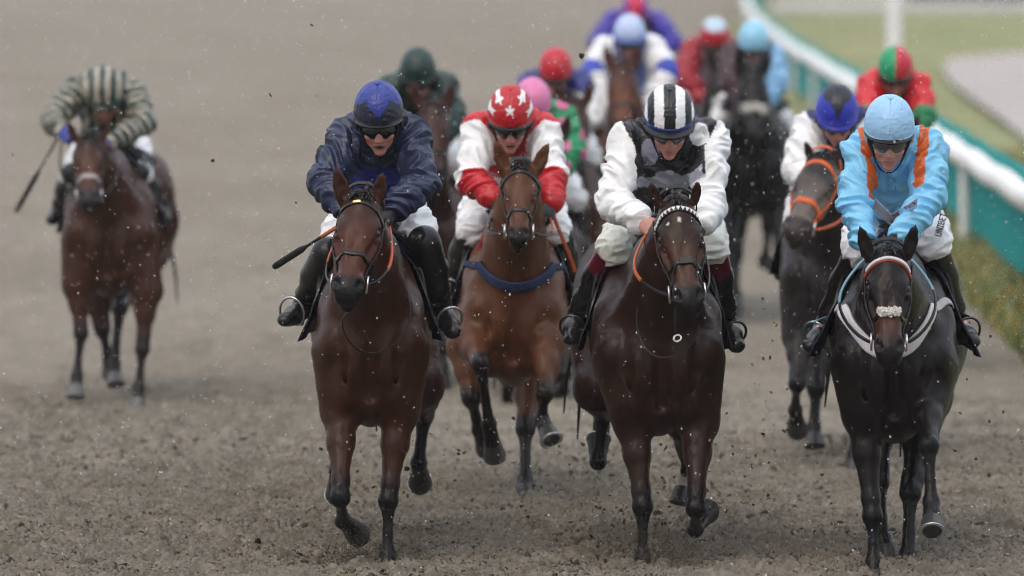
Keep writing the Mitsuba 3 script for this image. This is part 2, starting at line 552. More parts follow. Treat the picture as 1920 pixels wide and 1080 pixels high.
# the pale service path in the infield and the darker strip of another surface far beyond it
labels['path'] = {'label': 'pale grey service path across the infield grass', 'kind': 'structure'}
pl = np.array([[5.7, 78], [6.25, 90], [6.75, 105], [7.3, 124], [8.0, 139], [10.0, 152], [16, 158], [40, 160], [90, 160]])
pr = np.array([[11, 70], [16, 78], [22, 85], [28, 95], [34, 104], [40, 110], [50, 118], [70, 122], [90, 124]])
sl_, sr_ = spline(pl, 60), spline(pr, 60)
PG = sl_[:, None] * (1 - np.linspace(0, 1, 8)[None, :, None]) + sr_[:, None] * np.linspace(0, 1, 8)[None, :, None]
PG = np.dstack([PG, np.full(PG.shape[:2], 0.215)])


def path_colour(p, n, uv):
    return mikit.mix((0.26, 0.235, 0.225), (0.33, 0.30, 0.285), mikit.fbm(p.x * 1.5, p.y * 0.6, 0, 4))


scene['gravel'] = {'type': 'twosided', 'b': {'type': 'principled', 'base_color': mikit.proc(path_colour), 'roughness': 0.8}}
scene['path'] = mikit.ply(sheet(PG, 0.04, np.broadcast_to([0, 0, 1.0], PG.shape)), 'gravel', smooth=30)
labels['far_track'] = {'label': 'far bend of the grey racing surface behind the infield', 'kind': 'structure'}
FG = np.array([[[0.0, 226, 0.17], [0.0, 254, 0.17]], [[20, 228, 0.17], [20, 254, 0.17]], [[120, 232, 0.17], [120, 254, 0.17]]])
FG[:, 0, 0] += rail_x(226) + 0.5
FG[:, 1, 0] += rail_x(254) + 0.5


def far_colour(p, n, uv):
    return mikit.mix((0.25, 0.24, 0.22), (0.32, 0.31, 0.29), mikit.fbm(p.x * 0.4, p.y * 0.2, 0, 3))


scene['far_sand'] = {'type': 'twosided', 'b': {'type': 'principled', 'base_color': mikit.proc(far_colour), 'roughness': 0.85}}
scene['far_track'] = mikit.ply(sheet(FG, 0.06, np.broadcast_to([0, 0, 1.0], FG.shape)), 'far_sand', smooth=30)

# the hedge line that closes the infield
hv, hf_ = [], []
hd = thing('hedge', 'long dark clipped hedge closing the far side of the infield', 'hedge')
nh = 9000
hx = RNG.uniform(13.6, 100, nh)
hy = 258 + RNG.uniform(0, 2.2, nh)
hz = RNG.uniform(0.1, 1.6, nh)
ico = trimesh.creation.icosphere(subdivisions=0)
R3 = RNG.normal(0, 1, (nh, 3, 3))
hvv = np.einsum('nij,kj->nki', R3 * 0.13, np.array(ico.vertices)) + np.stack([hx, hy, hz], 1)[:, None]
hff = np.arange(nh)[:, None, None] * 12 + np.array(ico.faces)[None]
scene[hd] = mikit.ply((hvv.reshape(-1, 3), hff.reshape(-1, 3)), 'matte', smooth=False, color=np.repeat(np.array([[0.045, 0.055, 0.04]]) * RNG.uniform(0.6, 1.3, (nh, 1)), 12, 0))

# ---------------------------------------------------------------- running rail with its green mesh, and the tall marker pole
fence = thing('running_rail', 'white plastic running rail on white posts with green mesh hung along it', 'fence')
WHITE = lin('#f0f0ee')
fy = np.r_[np.arange(40, 100, 1.0), np.arange(100, 300, 4.0)]
rp = np.stack([rail_x(fy, -0.10), fy, 0.85 + 0.012 * np.sin(fy * 1.3) + fy * 0], 1)
put('rail', tube(rp, 0.098, 12, flat=1.0), WHITE, 'gloss', fence)
Yp = np.arange(44, 200, 11.0)
for Y in Yp:
    x = rail_x(Y, -0.10)
    v, f = tube(np.array([[x, Y, -0.1], [x, Y, 0.4], [x, Y, 0.86]]), 0.055, 10)
    put('post', (v, f), WHITE, 'gloss', fence)
    put('bracket', tube(np.array([[x, Y, 0.78], [x + 0.03, Y, 0.80], [x + 0.10, Y, 0.84]]), 0.022, 8), lin('#c9c9c6'), 'gloss', fence)
my = np.r_[np.arange(40, 110, 0.10), np.arange(110, 300, 1.0)]
mz = np.linspace(0.14, 0.99, 7)
MY, MZ = np.meshgrid(my, mz, indexing='ij')
pp = np.stack([MY * 3, MZ * 2, MY * 0], -1)
MX = rail_x(MY, 0.035) + 0.03 * np.sin(MY * 9 + 2 * np.sin(MY * 1.7)) * (1 - 0.5 * MZ) + 0.05 * (meshkit.fbm(pp, 3, 31) - 0.5)
MZ = MZ + 0.03 * (meshkit.fbm(np.stack([MY * 1.5, MZ * 0, MY * 0], -1), 3, 33) - 0.5) * (MZ > 0.9)
mv, mf = sheet(np.stack([MX, MY, MZ], -1), 0.004)
mn = meshkit.fbm(np.stack([mv[:, 1] * 2.2, mv[:, 2] * 1.5, mv[:, 2] * 0], -1), 3, 35)
put('mesh_screen', (mv, mf), blend(lin('#128080'), lin('#22a09e'), mn), 'matte', fence)
pole = thing('marker_pole', 'tall plain white marker pole standing at the rail behind the green and red jockey', 'pole')
Yq = 79.0
xq = (1676 - 960) * Yq / 14042 - 0.0
put('shaft', tube(np.array([[xq, Yq, -0.1], [xq, Yq, 2.0], [xq, Yq, 5.2]]), 0.085, 14), WHITE, 'gloss', pole)
put('cap', tube(np.array([[xq, Yq, 5.2], [xq, Yq, 5.32], [xq, Yq, 5.36]]), [0.10, 0.10, 0.05], 14), lin('#c02020'), 'gloss', pole)
put('base_collar', tube(np.array([[xq, Yq, -0.05], [xq, Yq, 0.10]]), 0.10, 14), lin('#d0d0cc'), 'gloss', pole)


# ---------------------------------------------------------------- horses
BLACK = lin('#131112')
LEATHER = np.array([0.011, 0.010, 0.010])


class Horse:
    """poll, muz: points of the head; chest, hip: (x, z shift) of the body's axis at its front and hind end; legs: four lists of points (elbow or stifle,
    knee or hock, fetlock, hoof); forward is towards -Y from the chest at Y0."""

    def __init__(self, key, Y0, poll, muz, chest_x, hip_x, bz, legs, ears, h=0.008, wide=1.0, hind_w=1.0, head_w=1.0, soles=(0, 0, 0, 0), size=1.0, eye_l=1.0):
        self.key, self.Y0, self.h = key, Y0, h
        self.poll, self.muz = np.asarray(poll, float), np.asarray(muz, float)
        F = Field()
        cx = lambda f: chest_x + (hip_x - chest_x) * np.clip(-f / 1.5, -0.3, 1.3)
        self.cx, self.bz = cx, bz
        B = lambda s, f, z: np.array([cx(f * size) + s * wide * size, Y0 - f * size, z * size + bz])
        self.B = B
        r = lambda a, b, c: np.array([a * wide, b, c]) * size
        # trunk
        F.ell(B(0, -.62, 1.13), r(.272, .64, .36), .05)
        F.ell(B(0, -1.05, 1.09), r(.24, .48, .30), .06)
        F.ell(B(0, -.45, 1.40), r(.10, .36, .17), .10)
        F.ell(B(0, -1.15, 1.31), r(.19, .50, .17), .08)
        F.ell(B(0, -.22, .95), r(.17, .30, .24), .07)
        F.ell(B(0, -.22, .80), r(.12, .26, .13), .08)
        for s in (-1, 1):
            F.ell(B(s * .12 * hind_w / wide, -1.55, 1.27), r(.175 * hind_w / wide, .36, .25), .06)
            F.ell(B(s * .185 * hind_w / wide, -1.58, 1.07), r(.135, .27, .31), .05)
            F.ell(B(s * .12 * hind_w / wide, -1.86, 1.10), r(.12, .15, .27), .05)
            F.chain([B(s * .13, -.48, 1.40), B(s * .19, -.22, 1.20), B(s * .205, -.03, 1.06)], np.array([.10, .125, .105]) * size, .035, ([1, 0, 0], .85 * wide))
            F.ell(B(s * .215, -.26, 1.07), r(.10, .15, .20), .025)
            F.ell(B(s * .095, .005, 1.00), r(.118, .12, .165), .018)
            F.ell(B(s * .13, -.06, .86), r(.10, .13, .14), .03)
            F.chain([B(s * .165, .12, 1.12), B(s * .155, .09, .98), B(s * .12, .03, .84)], np.array([.012, .014, .003]) * size, .045, None, -1)
            F.chain([B(s * .25, -.10, 1.16), B(s * .27, -.14, 1.00)], np.array([.010, .014]) * size, .03, None, -1)
        F.chain([B(0, .14, 1.12), B(0, .12, .98), B(0, .04, .82)], np.array([.014, .022, .014]) * size, .04, None, -1)
        # neck
        A = unit(self.muz - self.poll)
        L = np.linalg.norm(self.muz - self.poll)
        lat = unit(np.array([1, 0, 0]) - A * A[0])
        N = unit(np.cross(A, lat))
        if N[1] > 0:
            N = -N
        self.A, self.L, self.lat, self.N = A, L, lat, N
        hs = L / 0.56
        hw = hs * head_w
        H = lambda a, l, n: self.poll + A * (a * L) + lat * (l * hw) + N * (n * hs)
        self.H = H
        thr = H(.16, 0, -.10)
        n0, n1 = B(0, -.30, 1.24), B(0, -.02, 1.20)
        mid = (B(0, -.05, 1.33) * .5 + thr * .5) + np.array([0, 0, .02])
        F.chain([n0, (n0 + mid) / 2 + [0, -.02, .03], mid, H(.06, 0, -.09)], np.array([.25, .205, .16, .115]) * size, .09, ([1, 0, 0], .70))
        F.chain([n1, mid - [0, .03, .08], H(.2, 0, -.14)], np.array([.15, .10, .07]) * size, .08)
        for s in (-1, 1):
            F.chain([B(s * .13, -.10, 1.18), mid + [s * .05 * size, 0, -.03], H(.12, s * .05, -.09)], np.array([.10, .07, .045]) * size, .05)
        # head
        R = np.stack([lat, A, N], 1)
        e = lambda a, l, n, rl, ra, rn, k=.03, op=1: F.ell(H(a, l, n), np.array([rl * head_w, ra, rn]) * hs, k, R, op)
        e(.08, 0, -.03, .080, .10, .085)
        e(.26, 0, -.022, .088, .15, .070)
        e(.60, 0, -.040, .056, .20, .050, .04)
        for s in (-1, 1):
            e(.30, s * .072, -.024, .034, .062, .034, .022)
            e(.36, s * .052, -.105, .052, .15, .095, .03)
            F.chain([H(.38, s * .082, -.055), H(.62, s * .052, -.060)], np.array([.022, .016]) * hs, .025)
            F.chain([H(.33, s * .050, -.005), H(.62, s * .026, .004), H(.8, s * .022, -.002)], np.array([.034, .020, .018]) * hs, .025)
        F.chain([H(.42, 0, -.14), H(.86, 0, -.10)], np.array([.058, .040]) * hs, .03)
        F.chain([H(.66, 0, -.055), H(.88, 0, -.05)], np.array([.056, .058]) * hs, .03)
        e(.905, 0, -.050, .060, .085, .064, .03)
        for s in (-1, 1):
            e(.895, s * .046, -.018, .027, .055, .036, .016)
            e(.985, s * .022, -.055, .032, .038, .045, .02)
        e(.955, 0, -.118, .038, .055, .034, .02)
        for s in (-1, 1):
            F.chain([H(.865, s * .055, .020), H(.905, s * .058, .010), H(.94, s * .048, .004)], np.array([.011, .021, .013]) * hs, .008, None, -1)
            F.chain([H(.84, s * .07, -.075), H(.97, s * .04, -.098), H(1.01, 0, -.098)], np.array([.004, .006, .006]) * hs, .010, None, -1)
            e(.335, s * .108, -.016, .022, .034, .018, .012, -1)
            F.chain([H(.44, s * .088, -.028), H(.60, s * .066, -.030)], np.array([.018, .010]) * hs, .02, None, -1)
        self.eyes = [(H(.335, s * .0845, -.020), .0205 * hs * eye_l) for s in (-1, 1)]
        # ears
        for base, tip in ears:
            base, tip = np.asarray(base, float), np.asarray(tip, float)
            ax = tip - base
            le = np.linalg.norm(ax)
            w = le / .17
            pts = [base - ax * .12, base + ax * .15, base + ax * .42, base + ax * .72, tip]
            fl = unit(N - unit(ax) * (N @ unit(ax)))
            F.chain(pts, np.array([.034, .037, .039, .025, .005]) * w, .012, (fl, .52))
            cv = [p + fl * .021 * w for p in pts[1:4]]
            F.chain(cv, np.array([.020, .027, .014]) * w, .010, (fl, .62), -1)
        # legs
        self.legs = [np.asarray(l, float) for l in legs]
        self.leg_paths = []
        for i, l in enumerate(self.legs):
            top, kn, fe, ho = l
            s = -1 if i % 2 == 0 else 1
            if i < 2:
                fm = top + (kn - top) * .38
                ak = top + (kn - top) * .82
                bk = kn + (fe - kn) * .22
                cm = kn + (fe - kn) * .6
                F.chain([B(s * .19, -.10, 1.02), top], np.array([.12, .098]) * size, .04)
                F.chain([top, fm, ak, kn], np.array([.084, .059, .037, .041]) * size, .035)
                F.ell(kn, np.array([.046, .044, .052]) * size, .016)
                F.chain([kn, bk, cm, fe], np.array([.040, .0265, .0225, .032]) * size, .014)
            else:
                fm = top + (kn - top) * .45
                ak = top + (kn - top) * .85
                bk = kn + (fe - kn) * .2
                cm = kn + (fe - kn) * .6
                F.chain([B(s * .17 * hind_w / wide, -1.5, 1.08), top], np.array([.16, .112]) * size, .06)
                F.chain([top, fm, ak, kn], np.array([.112, .076, .046, .050]) * size, .04)
                F.ell(kn + [0, .015, .015], np.array([.042, .060, .055]) * size, .02)
                F.chain([kn, bk, cm, fe], np.array([.044, .031, .026, .034]) * size, .014)
            F.ell(fe + [0, .012, 0], np.array([.040, .043, .042]) * size, .014)
            pd = unit(ho - fe)
            F.chain([fe, fe + pd * max(.04, np.linalg.norm(ho - fe) - .05)], np.array([.033, .041]) * size, .012)
            self.leg_paths.append([top, kn, fe, ho])
        v, f = F.mesh(h, 2)
        n = normals(v, f)
        v = v + n * (0.0045 * (meshkit.fbm(v * 9, 3, 3) - 0.5) + 0.002 * (meshkit.fbm(v * 40, 2, 4) - 0.5))[:, None]
        self.v, self.f = v, f
        self.skin = Skin(v, f)
        self.size, self.hs = size, hs

    def hp(self, a, phi, R=.15, back=-.06):
        """A point beside the head: a along it, phi degrees round it from the middle of the face."""
        p = math.radians(phi)
        return self.H(a, 0, back) + R * self.hs * (math.cos(p) * self.N + math.sin(p) * self.lat)

    def paint(self, base, points=BLACK, face=None, muzzle=None, sock=None, mottle=0.25, white=None):
        v = self.v
        base = np.asarray(base, float)
        nz = meshkit.fbm(v * [6, 6, 5], 4, 21)
        fine = meshkit.fbm(v * [70, 70, 22], 2, 22)
        c = np.tile(base, (len(v), 1)) * (1 - mottle / 2 + mottle * nz)[:, None]
        rel = v - self.poll
        a = rel @ self.A / self.L
        d, _ = path_param(v, [self.poll, self.muz])
        hd = (d < .2 * self.hs) * sstep(-.05, .12, a)
        if face is not None:
            c = blend(c, np.asarray(face) * (0.8 + 0.4 * nz)[:, None], hd * sstep(.30, .5, a + .3 * (nz - .5)))
        c = blend(c, np.asarray(points if muzzle is None else muzzle) * (0.8 + .5 * nz)[:, None], hd * sstep(.80, .88, a + .10 * (nz - .5)))
        # black mane roots down the crest and dark tips of the ears
        for i, l in enumerate(self.leg_paths):
            d, t = path_param(v, l)
            near = 1 - sstep(.10, .14, d * np.where(t > 1, 1.3, 1))
            st = sstep(.62, .98, t + .35 * (nz - .5)) if i < 2 else sstep(.70, 1.0, t + .35 * (nz - .5))
            c = blend(c, points, near * st)
            if sock is not None and sock[i]:
                c = blend(c, np.array([.55, .50, .44]), near * sstep(1.62, 1.72, t + .1 * (nz - .5)))
        if white is not None:
            for ca, cl, ra, rl in white:
                l = rel @ self.lat / self.hs
                e = ((a - ca) / ra) ** 2 + ((l - cl) / rl) ** 2 + 1.2 * (nz - .5)
                c = blend(c, np.array([.55, .52, .50]), hd * (1 - sstep(.7, 1.3, e)) * ((rel @ self.N) > -.06))
        self.colour = c * (0.86 + 0.28 * fine)[:, None]
        return self

    def build(self, label, group=None, mane=BLACK, detail=True, shoes=(), hoof_col=(.028, .026, .025)):
        k = self.key
        labels[k] = {'label': label, 'category': 'horse'}
        if group:
            labels[k]['group'] = group
        put('body', (self.v, self.f), self.colour, 'coat', k)
        ico = trimesh.creation.icosphere(subdivisions=2)
        for c, r in self.eyes:
            put('eye', (np.array(ico.vertices) * r + c, np.array(ico.faces)), [.012, .009, .008], 'lens', k)
        for i, l in enumerate(self.legs):
            fe, ho = l[2], l[3]
            ax = unit(ho - fe)
            planted = ho[2] < 0.05
            dn = unit(ax + [0, 0, -1.6]) if planted else ax
            toe = unit(np.array([0, -1, 0.0]) - dn * (np.array([0, -1, 0.0]) @ dn))
            sd = np.cross(dn, toe)
            s = self.size
            V, n = [], 20
            ang = np.arange(n) * 2 * np.pi / n
            hgt = .058 * s
            base = ho - dn * hgt * .55
            for u, rr, sh in ((-0.25, .040, -.008), (0, .047, -.004), (.5, .053, .004), (.93, .0615, .012), (1, .060, .012)):
                g = 1 - .18 * np.clip(-np.cos(ang), 0, 1)
                V.append(base + dn * hgt * u * 1.25 + (np.cos(ang) * rr * s * 1.08 * g + sh * s)[:, None] * toe + (np.sin(ang) * rr * s * .95)[:, None] * sd)
            m = len(V)
            V = np.vstack(V)
            ii, jj = np.arange(m - 1)[:, None] * n, np.arange(n)[None]
            q = np.stack([ii + jj, ii + (jj + 1) % n, ii + n + (jj + 1) % n, ii + n + jj], -1).reshape(-1, 4)
            c0, c1 = V[:n].mean(0), V[-n:].mean(0) - dn * .012 * s
            jj = np.arange(n)
            f = np.vstack([q[:, [0, 1, 2]], q[:, [0, 2, 3]], np.stack([(jj + 1) % n, jj, np.full(n, m * n)], 1), np.stack([jj + (m - 1) * n, (jj + 1) % n + (m - 1) * n, np.full(n, m * n + 1)], 1)])
            hk = put('hoof', (np.vstack([V, c0, c1]), f), hoof_col, 'skin', k, smooth=40)
            if i in shoes:
                aa = np.linspace(-2.5, 2.5, 22)
                p = base + dn * hgt * 1.25 + (np.cos(aa) * .058 * s + .012 * s)[:, None] * toe + (np.sin(aa) * .052 * s)[:, None] * sd
                put('horseshoe', ribbon(p, dn, .018 * s, .007 * s), [.62, .63, .66], 'metal', hk)
        # mane, forelock and tail: locks of hair
        rng = np.random.default_rng(len(k) + int(self.Y0 * 100))
        locks = []
        for _ in range(26 if detail else 8):
            b = self.H(rng.uniform(-.03, .05), rng.normal(0, .020), .050)
            b = self.skin.lay(b[None], .0)[0][0]
            e = b + self.A * rng.uniform(.015, .075) * self.L + self.lat * rng.normal(0, .016) + self.N * rng.uniform(-.004, .016)
            m = (b + e) / 2 + self.N * rng.uniform(.010, .020)
            locks.append(tube(np.array([b - self.N * .01, m, e]), [.010, .010, .003], 5))
        put('forelock', join(locks), mane, 'skin', k)
        locks = []
        cr0, cr1 = self.H(-.20, 0, -.02), self.B(0, -.30, 1.50)
        for t in np.linspace(0, 1, 60 if detail else 18):
            b = cr0 + (cr1 - cr0) * t + [0, 0, .07 * math.sin(t * 3.14)]
            q, nn = self.skin.lay(b[None], 0.0)
            b = q[0]
            s = rng.choice([-1, 1]) if rng.uniform() < .2 else 1
            e = b + [s * rng.uniform(.03, .07), rng.uniform(.03, .09), rng.uniform(-.07, .01)]
            locks.append(tube(np.array([b - nn[0] * .02, (b + e) / 2 + [0, 0, .03], e]), [.013, .010, .003], 5))
        put('mane', join(locks), mane, 'skin', k)
        locks = []
        dock = self.B(0, -1.97, 1.27)
        for _ in range(34 if detail else 10):
            d = rng.normal(0, 1, 3) * [.06, .06, .06]
            p = np.array([dock + [0, -.06, 0], dock + [d[0] * .3, .10, .05 + d[2] * .3], dock + [d[0], .30, -.02 + d[2]], dock + [1.7 * d[0], .50 + d[1], -.22 + 2 * d[2]], dock + [2 * d[0], .62 + 2 * d[1], -.50 + 3 * d[2]]])
            locks.append(tube(spline(p, 8), np.array([.02, .022, .02, .018, .016, .013, .010, .004]), 5))
        put('tail', join(locks), mane, 'skin', k)
        return self

    # ---- tack laid on the horse
    def loop(self, a, phis, width, thick, off=.004, slope=0.0, rise=0.0):
        pts = np.array([self.hp(a + slope * abs(p) / 180 + rise * math.sin(math.radians(p)), p) for p in phis])
        closed = abs(abs(phis[-1] - phis[0]) - 360) < 1e-6
        if closed:
            pts = pts[:-1]
        q, n = self.skin.lay(pts, off, 3, closed)
        return q, n, ribbon(q, n, width, thick, closed)


def bridle(h, label, brow=LEATHER, nose=LEATHER, cheek=LEATHER, brow_w=.022, nose_w=.024, group=None, fluffy=None, rings=True, brow_a=.115, nose_a=.63, cross=False, brow_mat='gloss', nose_t=.007):
    k = thing('bridle', label, 'bridle', group)
    fine = h.h < .0105
    st = 6 if fine else 12
    q, n, m = h.loop(brow_a, np.arange(-96, 97, st), brow_w, .007, .005, slope=.10)
    put('browband', m, brow, brow_mat, k)
    h.brow = (q, n)
    q, n, m = h.loop(nose_a, np.arange(-180, 181, st), nose_w, nose_t, .005, slope=.02)
    nk = put('noseband', m, nose, 'gloss', k)
    for s in (-1, 1):
        pts = np.array([h.hp(a, s * ph) for a, ph in ((.0, 118), (.08, 105), (.2, 98), (.35, 98), (.5, 92), (.65, 92), (.76, 98))])
        q, n = h.skin.lay(spline(pts, 24), .006, 3)
        put('cheekpiece', ribbon(q, n, .016, .006), cheek, 'gloss', k)
    q = spline(np.array([h.H(.0, -.094, -.085), h.H(-.05, -.090, -.03), h.H(-.09, -.05, .035), h.H(-.10, 0, .052), h.H(-.09, .05, .035), h.H(-.05, .090, -.03), h.H(.0, .094, -.085)]), 26)
    put('headpiece', ribbon(q, q - h.H(-.05, 0, -.06), .024, .006), cheek, 'gloss', k)
    h.rings = []
    for s in (-1, 1):
        q, n = h.skin.lay(h.hp(.80, s * 100)[None], .013)
        c = q[0]
        h.rings.append(c - h.A * .0 + h.lat * s * .012)
        a = np.linspace(0, 2 * np.pi, 25)[:-1]
        side = unit(h.lat * s + n[0] * .6)
        u = unit(h.A - side * (h.A @ side))
        w = np.cross(side, u)
        if rings:
            put('bit_ring', tube(c + h.lat * s * .006 + .036 * (np.cos(a)[:, None] * u + np.sin(a)[:, None] * w), .0052, 7, True), [.72, .72, .74], 'metal', k)
    if cross:
        pts = np.array([h.hp(.60, 0), h.hp(.68, 40), h.hp(.78, 72), h.hp(.86, 110)])
        for s in (-1, 1):
            pts = np.array([h.hp(.615, 0), h.hp(.66, s * 30), h.hp(.73, s * 58), h.hp(.80, s * 90)])
            q, n = h.skin.lay(spline(pts, 18), .008, 3)
            put('flash_strap', ribbon(q, n, .012, .006), nose, 'gloss', k)
        q, n = h.skin.lay(h.hp(.61, 0)[None], .010)
        put('nose_pad', boxmesh(q[0], [.055, .032, .012], np.stack([h.lat, h.A, h.N], 1)), nose, 'gloss', k, smooth=False)
    if fluffy is not None:
        rng = np.random.default_rng(5)
        locks = []
        a0, p0, p1, dense, ln, col = fluffy
        for _ in range(dense):
            p = rng.uniform(p0, p1)
            b = h.hp(a0 + rng.uniform(-.028, .028), p)
            q, n = h.skin.lay(b[None], .008)
            e = q[0] + (n[0] * rng.uniform(.5, 1) + rng.normal(0, .55, 3)) * ln
            locks.append(tube(np.array([q[0] - n[0] * .006, (q[0] + e) / 2 + rng.normal(0, .003, 3), e]), [.006, .0055, .0025], 5))
        put('sheepskin', join(locks), col, 'matte', nk)
    return k


def rein(h, k, i, hand, sag, col0, col1, split=.5, w=.016, side=0.12, bow=(0, 0, 0)):
    a = h.rings[i]
    s = -1 if i == 0 else 1
    hand = np.asarray(hand, float)
    m = (a + hand) / 2 + np.array([s * side, 0, -sag]) + np.asarray(bow)
    p = spline(np.array([a, a * .65 + m * .35 + [s * side * .25, 0, -sag * .3], m, m * .4 + hand * .6 + [s * side * .15, 0, -sag * .1], hand]), 40)
    c = int(40 * split)
    up = np.tile(np.array([s * .8, -.5, .1]), (40, 1))
    put('rein', ribbon(p[:c + 1], up[:c + 1], w, .006), col0, 'gloss', k)
    put('rein', ribbon(p[c:], up[c:], w * 1.15, .008), col1, 'skin', k)


def saddle(h, label, cloth=lin('#15182c'), edge=None, group=None, flare=.07, girth=lin('#1d2030'), cloth_f=(-1.12, -.34), leathers=True, simple=False):
    k = thing('saddle', label, 'saddle', group)
    ca = lambda f: h.B(0, f, 1.15)

    def patch(f0, f1, ph0, ph1, na, nb, off, fl, thick, lift=0.0):
        fs, ph = np.linspace(f0, f1, na), np.linspace(ph0, ph1, nb)
        P = np.array([[ca(f) + .42 * np.array([math.sin(math.radians(p)), 0, math.cos(math.radians(p))]) for p in ph] for f in fs])
        q, n = h.skin.lay(P, off)
        n /= np.linalg.norm(n, axis=2, keepdims=True)
        e = (np.abs(np.linspace(-1, 1, nb)) ** 4)[None, :, None]
        wob = (meshkit.fbm(q * 7, 2, 41) - .5)[..., None] * .03 * e
        q = q + n * (fl * e + wob + lift * (1 - np.abs(np.linspace(-1, 1, nb))[None, :, None]) ** 3)
        return sheet(q, thick, n)
    v, f = patch(*cloth_f, -104, 104, 20, 44, .016, flare, .008)
    put('saddle_cloth', (v, f), cloth, 'silk', k, smooth=50)
    put('pad', patch(-1.0, -.42, -58, 58, 14, 26, .034, .0, .022, .02), lin('#20232c'), 'matte', k, smooth=50)
    put('seat', patch(-.98, -.52, -40, 40, 14, 22, .06, .02, .018, .03), LEATHER, 'gloss', k, smooth=50)
    for s in (-1, 1):
        put('flap', patch(-.86, -.40, s * 26, s * 82, 10, 14, .040, .012, .010), LEATHER * .9, 'gloss', k, smooth=50)
    pts = np.array([ca(-.62) + .5 * np.array([math.sin(math.radians(p)), 0, math.cos(math.radians(p))]) for p in np.arange(60, 301, 8)])
    q, n = h.skin.lay(pts, .02, 3)
    put('girth', ribbon(q, n, .07, .012), girth, 'matte', k)
    return k


def breast_girth(h, label, col, line, width=.055):
    """line: points across the front of the chest; each is laid on the chest behind it."""
    k = thing('breast_girth', label, 'horse harness')
    out = front_on(h.v, h.skin.n, spline(line, 46), .022, h.Y0 - .34, h.Y0 + .7)
    for _ in range(4):
        out[1:-1, 1] = np.minimum((out[:-2, 1] + 2 * out[1:-1, 1] + out[2:, 1]) / 4, out[1:-1, 1] + .01)
    q, n = h.skin.lay(out, .011, 4)
    put('band', ribbon(q, n, width, .012), col, 'matte', k)
    for s in (0, -1):
        sg = -1 if s == 0 else 1
        e = q[s]
        q2, n2 = h.skin.lay(spline(np.array([e, e + [sg * .02, .14, -.01], e + [sg * .035, .30, -.03]]), 12), .012, 1)
        put('strap', ribbon(q2, n2, width * .6, .008), col * .6, 'matte', k)
    return k


# ---------------------------------------------------------------- jockeys
SKIN = np.array([.50, .245, .19])
WHITE_SILK = np.array([.87, .87, .88])


def hand_prims(F, w, d, palm, s, sc=1.0, curl=1.0):
    """A closed hand: w the wrist, d the way the palm runs, palm its inner side, s = -1 or 1 for the thumb's side (along cross(d, palm))."""
    d = unit(d)
    palm = unit(palm - d * (palm @ d))
    x = np.cross(d, palm) * s
    F.chain([w - d * .03, w + d * .012], np.array([.028, .027]) * sc, .012)
    F.ell(w + d * .050 * sc, np.array([.041, .050, .021]) * sc, .014, np.stack([x, d, palm], 1))
    for i, (o, ln) in enumerate(((.030, .92), (.010, 1.0), (-.011, .95), (-.030, .78))):
        p = w + d * (.082 + .006 * (1 - abs(o) / .03)) * sc + x * o * sc
        pts, a = [p - d * .02 * sc, p], 0.35
        for l in (.038, .026, .021):
            pts.append(pts[-1] + (d * math.cos(a * curl) + palm * math.sin(a * curl)) * l * ln * sc)
            a += 1.15
        F.chain(pts, np.array([.0105, .0105, .0098, .009, .008]) * sc, .004)
    t0 = w + d * .022 * sc + x * .030 * sc + palm * .008 * sc
    t1 = t0 + (d * .030 + x * .016 + palm * .016) * sc
    t2 = t1 + (d * .026 - x * .008 + palm * .020) * sc
    F.chain([t0, t1, t2], np.array([.014, .0115, .009]) * sc, .008)


